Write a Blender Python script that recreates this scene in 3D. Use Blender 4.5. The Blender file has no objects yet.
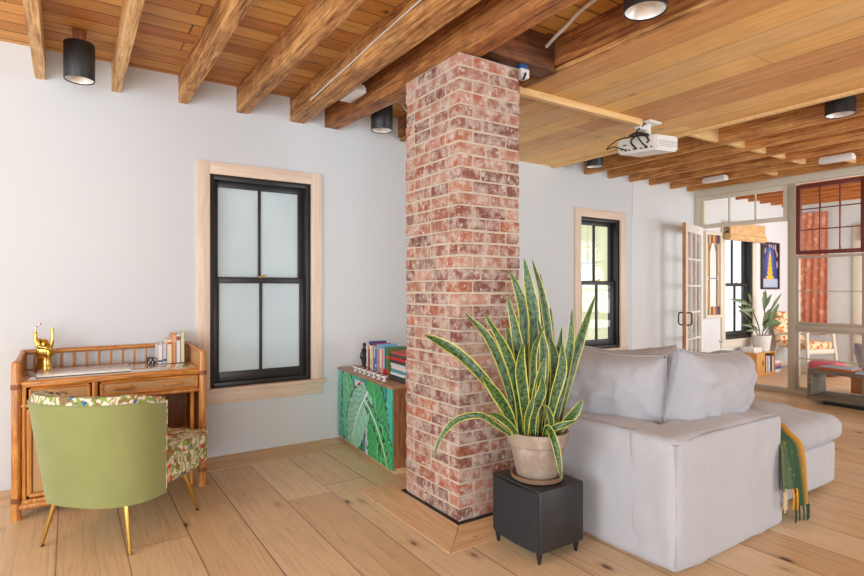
import bpy, bmesh, math, random
from mathutils import Vector, Matrix, noise
random.seed(7)
C = bpy.context.scene.collection
PI = math.pi
sc = bpy.context.scene
sc.view_settings.view_transform = 'Standard'
sc.view_settings.look = 'None'
sc.view_settings.gamma = 1.0
sc.view_settings.use_curve_mapping = False
sc.view_settings.exposure = -0.45

# ------------------------------------------------------------------ materials
class NT:
    def __init__(s, name):
        s.m = bpy.data.materials.new(name); s.m.use_nodes = True
        s.t = s.m.node_tree; s.t.nodes.clear()
        s.out = s.n('ShaderNodeOutputMaterial')
        s.b = s.n('ShaderNodeBsdfPrincipled')
        s.l(s.b.outputs[0], s.out.inputs[0])
    def n(s, typ, **kw):
        x = s.t.nodes.new(typ)
        for k, v in kw.items(): setattr(x, k, v)
        return x
    def l(s, a, b): s.t.links.new(a, b)
    def put(s, v, sock):
        if isinstance(v, bpy.types.NodeSocket): s.l(v, sock)
        else:
            if isinstance(v, tuple) and len(v) == 3 and sock.type == 'RGBA': v = v + (1,)
            sock.default_value = v
    def math(s, op, a, b=None, clamp=False):
        x = s.n('ShaderNodeMath', operation=op); x.use_clamp = clamp
        s.put(a, x.inputs[0])
        if b is not None: s.put(b, x.inputs[1])
        return x.outputs[0]
    def mix(s, f, a, b, mode='MIX'):
        x = s.n('ShaderNodeMix', data_type='RGBA', blend_type=mode)
        s.put(f, x.inputs[0]); s.put(a, x.inputs[6]); s.put(b, x.inputs[7])
        return x.outputs[2]
    def pos(s): return s.n('ShaderNodeNewGeometry').outputs['Position']
    def obj(s): return s.n('ShaderNodeTexCoord').outputs['Object']
    def gen(s): return s.n('ShaderNodeTexCoord').outputs['Generated']
    def map(s, v, sc_=(1,1,1), loc=(0,0,0), rot=(0,0,0)):
        x = s.n('ShaderNodeMapping'); s.l(v, x.inputs[0])
        x.inputs[1].default_value = loc; x.inputs[2].default_value = rot; x.inputs[3].default_value = sc_
        return x.outputs[0]
    def noise(s, v, scale=5, det=3, rough=.55, dist=0):
        x = s.n('ShaderNodeTexNoise'); s.l(v, x.inputs['Vector'])
        x.inputs['Scale'].default_value = scale; x.inputs['Detail'].default_value = det
        x.inputs['Roughness'].default_value = rough; x.inputs['Distortion'].default_value = dist
        return x.outputs[0]
    def vor(s, v, scale=5, feat='F1', out='Distance'):
        x = s.n('ShaderNodeTexVoronoi', feature=feat); s.l(v, x.inputs['Vector'])
        x.inputs['Scale'].default_value = scale
        return x.outputs[out]
    def wave(s, v, scale=5, dist=0, det=2, dirn='X', typ='BANDS'):
        x = s.n('ShaderNodeTexWave', wave_type=typ); x.bands_direction = dirn
        s.l(v, x.inputs['Vector']); x.inputs['Scale'].default_value = scale
        x.inputs['Distortion'].default_value = dist; x.inputs['Detail'].default_value = det
        return x.outputs[1]
    def ramp(s, f, stops, interp='LINEAR'):
        x = s.n('ShaderNodeValToRGB'); s.put(f, x.inputs[0]); e = x.color_ramp.elements
        x.color_ramp.interpolation = interp
        while len(e) < len(stops): e.new(.5)
        for i, (p, c) in enumerate(stops):
            e[i].position = p
            e[i].color = (c, c, c, 1) if isinstance(c, (int, float)) else tuple(c) + (1,)
        return x.outputs[0]
    def sep(s, v):
        x = s.n('ShaderNodeSeparateXYZ'); s.l(v, x.inputs[0]); return x.outputs
    def comb(s, a, b, c):
        x = s.n('ShaderNodeCombineXYZ'); s.put(a, x.inputs[0]); s.put(b, x.inputs[1]); s.put(c, x.inputs[2]); return x.outputs[0]
    def bump(s, h, st=.3, d=.01):
        x = s.n('ShaderNodeBump'); s.l(h, x.inputs['Height'])
        x.inputs['Strength'].default_value = st; x.inputs['Distance'].default_value = d
        s.l(x.outputs[0], s.b.inputs['Normal']); return x
    def fin(s, col, rough=.6, metal=0, **kw):
        s.put(col, s.b.inputs['Base Color']); s.put(rough, s.b.inputs['Roughness']); s.put(metal, s.b.inputs['Metallic'])
        for k, v in kw.items(): s.put(v, s.b.inputs[k])
        return s.m

def lin(r, g, b):
    f = lambda c: ((c/255+.055)/1.055)**2.4 if c/255 > .04045 else c/255/12.92
    return (f(r), f(g), f(b))

_pc = {}
def plain(name, rgb, rough=.6, metal=0, var=.06, **kw):
    if name in _pc: return _pc[name]
    t = NT(name); c = lin(*rgb)
    n = t.noise(t.obj(), 14, 3)
    col = t.mix(n, tuple(x*(1-var) for x in c), tuple(min(1, x*(1+var)) for x in c))
    _pc[name] = t.fin(col, rough, metal, **kw); return _pc[name]

def planks(name, cols, across=0, along=1, width=.2, length=2.5, seam=.006, seamcol=(.02,.01,.005), rough=.5,
           knots=.5, streak=.6, offset=0., seamamt=.9, grain=1., bumpst=.25, blotch=.0):
    t = NT(name); p = t.pos(); s = t.sep(p)
    A = t.math('ADD', s[across], offset); B = s[along]
    wob = t.math('MULTIPLY', t.math('SUBTRACT', t.noise(t.map(p, (.7,.7,.7)), 1.2, 1), .5), .0)
    u = t.math('DIVIDE', t.math('ADD', A, wob), width)
    # two interleaved widths for an irregular board layout
    idr = t.math('FLOOR', u); fr = t.math('FRACT', u)
    wn = t.n('ShaderNodeTexWhiteNoise', noise_dimensions='1D'); t.l(idr, wn.inputs[1])
    r1 = wn.outputs[0]
    v = t.math('ADD', t.math('DIVIDE', B, length), t.math('MULTIPLY', r1, 7.3))
    idv = t.math('FLOOR', v); fv = t.math('FRACT', v)
    wn2 = t.n('ShaderNodeTexWhiteNoise', noise_dimensions='2D'); t.l(t.comb(idr, idv, 0.), wn2.inputs[0])
    rnd = wn2.outputs[0]
    base = t.ramp(rnd, [(i/(len(cols)-1), lin(*c)) for i, c in enumerate(cols)])
    sc3 = [9, 9, 9]; sc3[along] = .7; sc3[across] = 16
    off = t.comb(t.math('MULTIPLY', rnd, 31.), t.math('MULTIPLY', rnd, 17.), t.math('MULTIPLY', rnd, 5.))
    vadd = t.n('ShaderNodeVectorMath', operation='ADD'); t.l(p, vadd.inputs[0]); t.l(off, vadd.inputs[1])
    pv = vadd.outputs[0]
    g1 = t.noise(t.map(pv, tuple(sc3)), 2.2, 5, .65, 1.2)
    g2 = t.noise(t.map(pv, tuple(c*3 for c in sc3)), 3, 3, .6, .4)
    gr = t.math('ADD', t.math('MULTIPLY', g1, .65), t.math('MULTIPLY', g2, .35))
    dark = t.ramp(gr, [(.34, 1-.6*streak), (.5, 1.), (.7, 1+.0)])
    col = t.mix(grain, base, dark, 'MULTIPLY')
    lightg = t.ramp(g1, [(.5, 0.), (.75, .35)])
    col = t.mix(lightg, col, lin(*max(cols, key=sum)))
    if blotch:
        bl = t.ramp(t.noise(p, 1.7, 4, .6), [(.35, 1-blotch), (.6, 1.)])
        col = t.mix(1., col, bl, 'MULTIPLY')
    if knots:
        ks = [5.2, 5.2, 5.2]; ks[along] = 2.3
        kd = t.vor(t.map(pv, tuple(ks)), 1.)
        kn = t.ramp(kd, [(.05, 1.), (.095, 0.)])
        kh = t.ramp(kd, [(.05, .45), (.2, 0.)])
        col = t.mix(t.math('MULTIPLY', kh, knots), col, lin(130, 80, 45))
        col = t.mix(t.math('MULTIPLY', kn, knots), col, lin(62, 36, 22))
    e = t.math('MINIMUM', fr, t.math('SUBTRACT', 1., fr))
    e = t.math('MULTIPLY', e, width)
    e2 = t.math('MULTIPLY', t.math('MINIMUM', fv, t.math('SUBTRACT', 1., fv)), length)
    em = t.math('MINIMUM', e, e2)
    sm = t.math('SUBTRACT', 1., t.math('DIVIDE', em, seam, True), True)
    sv = t.math('MULTIPLY', sm, t.math('ADD', t.math('MULTIPLY', r1, .6), seamamt-.3), True)
    col = t.mix(sv, col, seamcol)
    t.bump(t.math('SUBTRACT', t.math('MULTIPLY', gr, .4), sm), bumpst, .004)
    rr = t.ramp(g1, [(.3, rough+.12), (.7, rough-.05)])
    return t.fin(col, rr)

def wood(name, c1, c2, along=0, scale=1., rough=.5, world=False, dark=None, darkamt=0., knots=0.):
    t = NT(name); p = t.pos() if world else t.obj()
    s3 = [8*scale]*3; s3[along] = .8*scale
    g = t.noise(t.map(p, tuple(s3)), 2.5, 5, .65, 1.5)
    s4 = [c*4 for c in s3]; s4[along] = 1.1*scale
    g2 = t.noise(t.map(p, tuple(s4)), 2.5, 4, .65, .3)
    gr = t.math('ADD', t.math('MULTIPLY', g, .6), t.math('MULTIPLY', g2, .4))
    col = t.mix(t.ramp(gr, [(.42, 0.), (.58, 1.)]), lin(*c1), lin(*c2))
    if dark: col = t.mix(t.ramp(g2, [(.36, .75), (.46, 0.)]), col, lin(*dark))
    if dark:
        b = t.ramp(t.noise(p, 2.6, 5, .7, .6), [(.42, 0.), (.68, darkamt)])
        col = t.mix(b, col, lin(*dark))
    if knots:
        kk = [9, 9, 9]; kk[along] = 4
        kd = t.vor(t.map(p, tuple(kk)), 1.)
        col = t.mix(t.math('MULTIPLY', t.ramp(kd, [(.05, 1.), (.11, 0.)]), knots), col, lin(50, 28, 16))
    t.bump(gr, .45, .005)
    return t.fin(col, rough)

def attrmat(name, attr='col', rough=.6, extra=None):
    t = NT(name); a = t.n('ShaderNodeAttribute', attribute_name=attr)
    return t.fin(a.outputs[0], rough)

M = {}
# plaster walls
t = NT('white_plaster'); p = t.pos()
n = t.noise(p, 1.3, 3); col = t.mix(n, lin(205, 210, 214), lin(213, 217, 220))
t.bump(t.noise(p, 60, 3), .06, .003); M['wall'] = t.fin(col, .75)
t = NT('white_panelled_wall'); p = t.pos(); s = t.sep(p)
n = t.noise(t.map(p, (1, 1, .3)), 1.6, 3); col = t.mix(n, lin(218, 220, 222), lin(226, 228, 229))
t.bump(t.noise(p, 40, 3), .06, .003); M['wall_far'] = t.fin(col, .7)
M['floor'] = planks('wide_pine_floorboards', [(216,184,142), (226,196,154), (204,168,124), (234,208,170), (212,178,136)], 0, 1, .29, 3.4, .005,
                    seamcol=lin(70,42,22), rough=.36, knots=.9, streak=.42, offset=.05, seamamt=.85, bumpst=.12, blotch=.08)
M['border'] = wood('pine_border_board', (206,164,116), (228,192,146), 0, .9, .45, True, knots=.6)
M['border_y'] = wood('pine_border_board_lengthways', (212,174,128), (232,198,154), 1, .9, .45, True, knots=.6)
M['boards'] = planks('old_amber_ceiling_boards', [(214,146,66), (226,166,86), (190,120,52), (236,184,104), (204,134,58)], 1, 0, .142, 3.1, .008,
                     seamcol=lin(34,16,6), rough=.55, knots=.9, streak=.7, seamamt=1., blotch=.22)
M['panelboards'] = planks('pale_pine_ceiling_boards', [(248,204,128), (230,172,100), (252,216,150), (206,142,84), (244,192,116)], 0, 1, .245, 3.3, .004,
                     seamcol=lin(60,34,16), rough=.5, knots=.45, streak=.45, offset=.07, seamamt=.7, blotch=.15)
M['beam'] = wood('rough_sawn_brown_beam', (168,110,58), (226,172,108), 1, 1., .65, True, (84,44,20), .6, .5)
M['beam2'] = wood('rough_sawn_pale_beam', (206,156,98), (238,200,144), 1, 1., .65, True, (150,96,52), .4, .4)
M['beamdk'] = wood('rough_sawn_dark_beam', (136,78,38), (196,132,72), 1, 1., .65, True, (78,40,20), .6, .4)
M['header'] = wood('dark_header_timber', (92,50,26), (140,84,44), 0, 1., .65, True, (60,30,16), .6, .4)
M['joist'] = wood('orange_brown_joist', (188,122,62), (224,166,98), 1, 1., .6, True, (116,64,30), .5, .3)
M['joist_far'] = wood('orange_far_joist', (176,100,44), (206,132,66), 1, 1., .6, True)
M['batten'] = wood('pale_fir_batten', (224,180,118), (238,202,146), 0, 1., .55, True)
M['casing'] = wood('limewashed_casing', (222,200,180), (234,216,198), 2, .8, .5, True)
M['casing_h'] = wood('limewashed_casing_across', (220,196,174), (232,212,192), 0, .8, .5, True)
M['white'] = plain('white_paint', (232,228,222), .5)
M['cream'] = plain('cream_paint', (222,212,194), .5)
M['taupe'] = plain('taupe_painted_frame', (186,172,152), .5, var=.1)
M['redframe'] = plain('dark_red_painted_frame', (112,44,34), .45, var=.12)
M['black'] = plain('black_sash_paint', (44,43,44), .4)
M['blackm'] = plain('matt_black_metal', (32,31,32), .45)
M['steel'] = plain('galvanised_conduit', (196,194,190), .35, .6)
M['whitep'] = plain('white_plastic', (228,226,222), .4)
M['graypl'] = plain('dark_port', (52,50,50), .5)
M['chrome'] = plain('reflector', (226,222,216), .3, .3)
M['brass'] = plain('brushed_brass', (206,168,92), .28, .95)
M['gold'] = plain('polished_gold', (216,178,92), .22, 1.)
t = NT('frosted_glass'); p = t.pos()
n = t.noise(t.map(p, (1, 1, .8)), 1.5, 2)
col = t.mix(n, lin(205,216,222), lin(232,238,236))
M['frost'] = t.fin(col, .25)
tr = t.n('ShaderNodeBsdfTranslucent'); t.l(col, tr.inputs[0])
ms = t.n('ShaderNodeMixShader'); ms.inputs[0].default_value = .42
t.l(t.b.outputs[0], ms.inputs[1]); t.l(tr.outputs[0], ms.inputs[2]); t.l(ms.outputs[0], t.out.inputs[0])
t = NT('clear_pane')
g = t.n('ShaderNodeBsdfGlossy'); g.inputs['Roughness'].default_value = .03; g.inputs['Color'].default_value = (1,1,1,1)
trn = t.n('ShaderNodeBsdfTransparent'); trn.inputs[0].default_value = (.96,.97,.96,1)
fz = t.n('ShaderNodeLayerWeight'); fv = t.math('ADD', t.math('MULTIPLY', t.math('POWER', fz.outputs['Facing'], 5.), .8), .03)
ms = t.n('ShaderNodeMixShader'); t.l(fv, ms.inputs[0]); t.l(trn.outputs[0], ms.inputs[1]); t.l(g.outputs[0], ms.inputs[2])
t.l(ms.outputs[0], t.out.inputs[0]); M['glass'] = t.m
# rattan and cane
M['rattan'] = wood('honey_rattan_pole', (166,98,38), (214,150,74), 2, 2., .3)
M['rattan_h'] = wood('honey_rattan_rail', (162,94,36), (212,148,72), 0, 2., .3)
M['rattan_dk'] = wood('brown_stained_panel', (118,66,30), (152,92,48), 2, 1.4, .5)
t = NT('woven_cane'); p = t.obj()
a = t.wave(p, 55, .6, 1, 'X'); b = t.wave(p, 55, .6, 1, 'Z'); c = t.math('MULTIPLY', a, b)
col = t.mix(c, lin(176,128,76), lin(232,198,144)); t.bump(c, .5, .003); M['cane'] = t.fin(col, .55)
t = NT('woven_cane_side'); p = t.obj()
a = t.wave(p, 55, .6, 1, 'Y'); b = t.wave(p, 55, .6, 1, 'Z'); c = t.math('MULTIPLY', a, b)
col = t.mix(c, lin(176,128,76), lin(232,198,144)); t.bump(c, .5, .003); M['cane_side'] = t.fin(col, .55)
t = NT('cane_under_glass'); p = t.obj()
a = t.wave(p, 50, .5, 1, 'X'); b = t.wave(p, 50, .5, 1, 'Y'); c = t.math('MULTIPLY', a, b)
col = t.mix(c, lin(204,184,154), lin(228,214,188)); M['desktop'] = t.fin(col, .12, **{'Coat Weight': 1., 'Coat Roughness': .02, 'Coat IOR': 1.9})  # cane colours lightened to stand in for white reflection on the glass
# fabrics
def fabric(name, rgb, rgb2=None, sc1=260, rough=.9, b=.25):
    t = NT(name); p = t.obj()
    a = t.wave(p, sc1/6, 1, 1, 'X'); c = t.wave(p, sc1/6, 1, 1, 'Z'); w = t.math('ADD', a, c)
    n = t.noise(p, 6, 4)
    c1 = lin(*rgb); c2 = lin(*(rgb2 or tuple(min(255, x+8) for x in rgb)))
    col = t.mix(n, c1, c2)
    h = t.math('ADD', t.math('MULTIPLY', w, .06), t.noise(p, 5, 5, .62, .8))
    t.bump(h, b*2, .016)
    return t.fin(col, rough, **{'Sheen Weight': .25})
M['sofa'] = fabric('pale_grey_linen', (176,177,183), (188,189,194))
M['cush'] = fabric('pale_grey_cushion_linen', (168,169,175), (184,185,190))
M['seam'] = plain('grey_linen_piping', (166,167,173), .9)
M['green'] = fabric('sage_green_velvet', (126,130,74), (143,147,90), b=.12)
M['purple'] = fabric('lilac_grey_fabric', (160,152,172), (176,168,186))
M['pink'] = fabric('raspberry_pouf_fabric', (176,60,84), (204,92,110))
t = NT('tropical_floral_print'); p = t.obj()
warp = t.n('ShaderNodeVectorMath', operation='ADD'); t.l(p, warp.inputs[0])
nz = t.n('ShaderNodeTexNoise'); t.l(p, nz.inputs['Vector']); nz.inputs['Scale'].default_value = 14
mul = t.n('ShaderNodeVectorMath', operation='SCALE'); t.l(nz.outputs[1], mul.inputs[0]); mul.inputs[3].default_value = .14
t.l(mul.outputs[0], warp.inputs[1]); q = warp.outputs[0]
col = t.mix(t.noise(q, 7, 2), lin(226,212,196), lin(214,186,166))
w1 = t.ramp(t.wave(t.map(q, (1,1,1), rot=(.3,.5,.8)), 10, 5, 2), [(.5, 0.), (.56, 1.)])
col = t.mix(w1, col, t.mix(t.noise(q, 22, 2), lin(74,126,46), lin(168,178,92)))
w2 = t.ramp(t.noise(t.map(q, (1,1,1), loc=(5,3,1)), 17, 2), [(.54, 0.), (.57, 1.)])
col = t.mix(w2, col, lin(132,108,62))
w3 = t.ramp(t.noise(t.map(q, (1,1,1), loc=(9,1,4)), 15, 1), [(.66, 0.), (.68, 1.)])
col = t.mix(w3, col, lin(206,52,34))
w4 = t.ramp(t.noise(t.map(q, (1,1,1), loc=(2,8,6)), 16, 1), [(.68, 0.), (.7, 1.)])
col = t.mix(w4, col, lin(48,92,148)); M['floral'] = t.fin(col, .85)
t = NT('orange_patterned_fabric'); p = t.obj()
c1 = t.vor(p, 14); col = t.mix(t.ramp(c1, [(.3, 1.), (.42, 0.)]), lin(238,214,176), lin(228,134,48))
col = t.mix(t.ramp(t.noise(p, 16, 2), [(.56, 0.), (.6, 1.)]), col, lin(206,88,44)); M['orange'] = t.fin(col, .85)
t = NT('rust_block_print_textile'); p = t.obj()
v = t.vor(t.map(p, (1, 12, 7)), 1.); n = t.noise(p, 12, 3)
col = t.mix(t.ramp(v, [(.25, 0.), (.4, 1.)]), lin(226,156,120), lin(206,116,80))
col = t.mix(t.ramp(n, [(.55, 0.), (.65, .5)]), col, lin(240,200,176)); M['rust'] = t.fin(col, .9)
# throw
t = NT('green_mustard_throw'); p = t.obj()
u = t.n('ShaderNodeUVMap').outputs[0]; su = t.sep(u)
col = t.mix(t.noise(p, 60, 2), lin(44,76,48), lin(78,102,66))
st = t.ramp(t.math('FRACT', t.math('MULTIPLY', su[0], 1.)), [(0., lin(98,112,84)), (.3, lin(98,112,84)), (.34, lin(40,78,50)), (.66, lin(40,78,50)), (.7, lin(40,78,50)), (.82, lin(214,148,40)), (.97, lin(214,148,40)), (1., lin(60,84,52))])
dots = t.ramp(t.vor(t.map(u, (9, 14, 1)), 1.), [(.16, 1.), (.24, 0.)])
col = t.mix(.8, col, st); col = t.mix(t.math('MULTIPLY', dots, .6), col, lin(176,138,62)); M['throw'] = t.fin(col, .95)
M['fr_c'] = plain('cream_fringe', (206,186,150), .9)
M['fr_g'] = plain('dark_green_fringe', (40,72,50), .9)
M['fr_m'] = plain('mustard_fringe', (214,150,44), .9)
# terracotta
t = NT('weathered_terracotta'); p = t.obj()
col = t.mix(t.noise(p, 7, 5, .65), lin(132,114,98), lin(172,156,140))
col = t.mix(t.ramp(t.noise(p, 16, 4), [(.55, 0.), (.75, .5)]), col, lin(206,194,180)); t.bump(t.noise(p, 50, 3), .3, .003); M['terra'] = t.fin(col, .85)
t = NT('saucer_terracotta'); p = t.obj()
col = t.mix(t.noise(p, 12, 4), lin(110,82,62), lin(148,118,94)); M['saucer'] = t.fin(col, .6)
M['soil'] = plain('potting_soil', (58,42,32), 1.)
# snake plant leaf
t = NT('snake_plant_leaf'); u = t.n('ShaderNodeUVMap').outputs[0]; su = t.sep(u); p = t.obj()
band = t.noise(t.comb(t.math('MULTIPLY', su[0], 2.5), t.math('MULTIPLY', su[1], 34.), 0.), 1., 3, .6, .8)
cen = t.mix(t.ramp(band, [(.4, 0.), (.6, 1.)]), lin(24,54,26), lin(84,118,60))
ed = t.math('ABSOLUTE', t.math('SUBTRACT', su[0], .5))
ew = t.math('ADD', ed, t.math('MULTIPLY', t.math('SUBTRACT', t.noise(t.comb(0., t.math('MULTIPLY', su[1], 9.), 0.), 1., 2), .5), .12))
col = t.mix(t.ramp(ew, [(.37, 0.), (.42, 1.)]), cen, lin(196,190,92)); M['leaf'] = t.fin(col, .38)
t = NT('rubber_plant_leaf'); p = t.obj()
col = t.mix(t.noise(p, 7, 3), lin(58,78,44), lin(126,144,98)); M['rubber'] = t.fin(col, .3)
M['stem'] = plain('brown_stem', (104,82,54), .8)
# speaker
t = NT('black_ash_vinyl'); p = t.obj()
g = t.noise(t.map(p, (4, 4, 40)), 3, 3); col = t.mix(g, lin(30,30,31), lin(52,51,52)); M['spk'] = t.fin(col, .42)
t = NT('speaker_grille_cloth'); p = t.obj()
w = t.vor(p, 400); col = t.mix(w, lin(22,23,25), lin(44,46,50)); M['grille'] = t.fin(col, .85)
M['walnut'] = wood('walnut_veneer', (124,78,48), (158,106,70), 2, 1.3, .45, True)
M['walnut_top'] = wood('walnut_veneer_top', (140,96,66), (174,130,96), 1, 1.3, .35, True)
M['greywood'] = wood('grey_weathered_wood', (100,90,78), (132,122,108), 1, 1.2, .6, True)
M['print'] = attrmat('printed_pattern', rough=.35)
M['art'] = attrmat('painted_print', rough=.5)
t = NT('brick_clay'); a = t.n('ShaderNodeAttribute', attribute_name='col').outputs[0]; p = t.pos()
n = t.noise(p, 16, 5, .7); m1 = t.ramp(n, [(.42, 0.), (.62, .78)])
col = t.mix(t.noise(p, 45, 3), a, t.mix(.5, a, lin(90,54,46)))
col = t.mix(m1, col, lin(206,190,176)); col = t.mix(t.ramp(t.noise(p, 38, 3), [(.6, 0.), (.68, .8)]), col, lin(216,204,192))
t.bump(t.noise(p, 34, 5, .75), .9, .01); M['brick'] = t.fin(col, .85)
t = NT('lime_mortar'); p = t.pos(); col = t.mix(t.noise(p, 20, 4), lin(184,166,146), lin(214,200,182))
t.bump(t.noise(p, 70, 4), .8, .006); M['mortar'] = t.fin(col, .9)
t = NT('marbled_cover'); p = t.obj()
col = t.ramp(t.noise(p, 7, 4, .6, 2.), [(.35, lin(236,236,234)), (.5, lin(206,208,210)), (.58, lin(240,240,238)), (.7, lin(176,180,186))]); M['marble'] = t.fin(col, .15)
t = NT('clapboard'); p = t.pos(); s = t.sep(p)
f = t.math('FRACT', t.math('DIVIDE', s[2], .12))
col = t.mix(t.noise(t.map(p, (.6,1,4)), 2, 3), lin(214,204,158), lin(232,224,186))
t.bump(f, .8, .02); M['clap'] = t.fin(col, .7)
M['bamboo_shade'] = wood('woven_bamboo', (196,150,94), (232,194,140), 0, 2.2, .7)
M['paper'] = plain('page_block', (226,220,206), .9)
M['matteblack_l'] = plain('blackened_iron', (38,36,38), .5)
def colm(rgb, rough=.5): return plain('cover_%d_%d_%d' % rgb, rgb, rough)

# ------------------------------------------------------------------ mesh helpers
def B(): return bmesh.new()
def box(bm, x0, x1, y0, y1, z0, z1, bev=0, seg=2, rot=None):
    r = bmesh.ops.create_cube(bm, size=1); vs = r['verts']
    for v in vs: v.co = Vector(((x0+x1)/2+v.co.x*(x1-x0), (y0+y1)/2+v.co.y*(y1-y0), (z0+z1)/2+v.co.z*(z1-z0)))
    if rot: bmesh.ops.rotate(bm, cent=Vector(((x0+x1)/2, (y0+y1)/2, (z0+z1)/2)), matrix=rot, verts=vs)
    if bev:
        es = list({e for v in vs for e in v.link_edges})
        bmesh.ops.bevel(bm, geom=es, offset=bev, segments=seg, affect='EDGES', profile=.5)
    return bm
def obox(bm, o, ax, ay, az, bev=0):
    """box from a corner and three edge vectors"""
    o, ax, ay, az = map(Vector, (o, ax, ay, az))
    vs = [bm.verts.new(o+ax*i+ay*j+az*k) for k in (0,1) for j in (0,1) for i in (0,1)]
    fs = [bm.faces.new([vs[i] for i in f]) for f in ((0,2,3,1),(4,5,7,6),(0,1,5,4),(2,6,7,3),(0,4,6,2),(1,3,7,5))]
    bmesh.ops.recalc_face_normals(bm, faces=fs)
    if bev: bmesh.ops.bevel(bm, geom=list({e for f in fs for e in f.edges}), offset=bev, segments=2, affect='EDGES')
    return bm
def tube(bm, pts, r, seg=10, caps=True):
    pts = [Vector(p) for p in pts]; n = len(pts)
    rs = r if isinstance(r, (list, tuple)) else [r]*n
    rings = []; up = None
    for i, p in enumerate(pts):
        d = (pts[min(i+1, n-1)]-pts[max(i-1, 0)]).normalized()
        if up is None: up = d.orthogonal().normalized()
        up = (up-d*up.dot(d)).normalized(); s = d.cross(up)
        rings.append([bm.verts.new(p+(up*math.cos(2*PI*k/seg)+s*math.sin(2*PI*k/seg))*rs[i]) for k in range(seg)])
    for a, b in zip(rings, rings[1:]):
        for k in range(seg): bm.faces.new((a[k], a[(k+1) % seg], b[(k+1) % seg], b[k]))
    if caps: bm.faces.new(rings[0][::-1]); bm.faces.new(rings[-1])
    return bm
def spline(pts, n=8):
    pts = [Vector(p) for p in pts]; out = []
    P_ = [pts[0]*2-pts[1]]+pts+[pts[-1]*2-pts[-2]]
    for i in range(1, len(P_)-2):
        for k in range(n):
            t_ = k/n; a, b, c, d = P_[i-1:i+3]
            out.append(.5*((2*b)+(c-a)*t_+(2*a-5*b+4*c-d)*t_*t_+(3*b-a-3*c+d)*t_**3))
    out.append(pts[-1]); return out
def lathe(bm, prof, c=(0,0,0), seg=32):
    rings = []
    for r, z in prof:
        if r < 1e-5: rings.append([bm.verts.new((c[0], c[1], c[2]+z))])
        else: rings.append([bm.verts.new((c[0]+r*math.cos(2*PI*k/seg), c[1]+r*math.sin(2*PI*k/seg), c[2]+z)) for k in range(seg)])
    for a, b in zip(rings, rings[1:]):
        for k in range(seg):
            k2 = (k+1) % seg
            f = [a[k % len(a)], a[k2 % len(a)], b[k2 % len(b)], b[k % len(b)]]
            g = []
            for v in f:
                if v not in g: g.append(v)
            if len(g) > 2: bm.faces.new(g)
    bmesh.ops.recalc_face_normals(bm, faces=bm.faces)
    return bm
def rbox(bm, cx, cy, cz, w, d, h, r, n=14, amp=0., fs=3., puff=0., seed=0):
    """soft rounded box with wrinkles; puff swells the top"""
    def sp(k, L):
        q = k/n*2-1; return (L/2)*math.copysign(abs(q)**.7, q) if q else 0
    cache = {}
    def pt(i, j, k):
        key = (i, j, k)
        if key in cache: return cache[key]
        p = Vector((sp(i, w), sp(j, d), sp(k, h)))
        q = Vector((max(-w/2+r, min(w/2-r, p.x)), max(-d/2+r, min(d/2-r, p.y)), max(-h/2+r, min(h/2-r, p.z))))
        dd = p-q
        if dd.length > 1e-6: p = q+dd.normalized()*min(r, dd.length if dd.length < r else r)
        nn = dd.normalized() if dd.length > 1e-6 else Vector((0,0,1))
        if amp:
            s_ = noise.noise(Vector((p.x*fs+seed, p.y*fs, p.z*fs*.6)))+.5*noise.noise(Vector((p.x*fs*2.7, p.y*fs*2.7+seed, p.z*fs*1.4)))
            p = p+nn*s_*amp
        if puff and p.z > 0:
            p.z += puff*(1-(2*p.x/w)**2)*(1-(2*p.y/d)**2)*(p.z/(h/2))
        cache[key] = bm.verts.new((cx+p.x, cy+p.y, cz+p.z)); return cache[key]
    for a in range(n):
        for b in range(n):
            for s_ in (0, n):
                for f in ([(a,b,s_),(a+1,b,s_),(a+1,b+1,s_),(a,b+1,s_)], [(a,s_,b),(a+1,s_,b),(a+1,s_,b+1),(a,s_,b+1)], [(s_,a,b),(s_,a+1,b),(s_,a+1,b+1),(s_,a,b+1)]):
                    bm.faces.new([pt(*q) for q in f])
    bmesh.ops.recalc_face_normals(bm, faces=bm.faces)
    return bm
def pillow(bm, w, h, t_, n=26, seed=0, wr=.012, sag=.0):
    """cushion standing in the XZ plane, bottom edge at z=0, with pinched corners and creases"""
    g = {}
    def pt(i, j, s_):
        edge = i in (0, n) or j in (0, n)
        key = (i, j, 0 if edge else s_)
        if key in g: return g[key]
        u = i/n*2-1; v = j/n*2-1
        u = math.copysign(abs(u)**.85, u) if u else 0; v = math.copysign(abs(v)**.85, v) if v else 0
        th = t_/2*((1-abs(u)**3.2)*(1-abs(v)**3.2))**.36 if not edge else 0
        x = u*w/2*(1-.07*(1-v*v))*(1-.085*(v+1)); z = h/2+v*h/2*(1-.09*(1-u*u))
        z -= sag*(1-u*u)*(v+1)/2
        c = noise.noise(Vector((u*2.2+seed, v*1.6, s_*3.)))+.8*noise.noise(Vector((u*6+seed, v*3-seed, s_*2.)))-1.3*max(0, .25-abs(noise.noise(Vector((u*2+v*2+seed, v*4-u, s_*2.)))))
        rad = noise.noise(Vector((math.atan2(v, u)*4+seed, 1., s_)))*min(1, (u*u+v*v))
        y = s_*(th*(1+.12*c)+wr*(c*.6+rad)*(0 if edge else 1))
        z += .008*noise.noise(Vector((u*5+seed, v*5, 4.)))
        g[key] = bm.verts.new((x, y, z)); return g[key]
    for i in range(n):
        for j in range(n):
            for s_ in (-1, 1):
                q = [pt(i,j,s_), pt(i+1,j,s_), pt(i+1,j+1,s_), pt(i,j+1,s_)]
                u = []
                for v in q:
                    if v not in u: u.append(v)
                if len(u) > 2:
                    try: bm.faces.new(u)
                    except ValueError: pass
    bmesh.ops.recalc_face_normals(bm, faces=bm.faces)
    return bm
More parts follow.
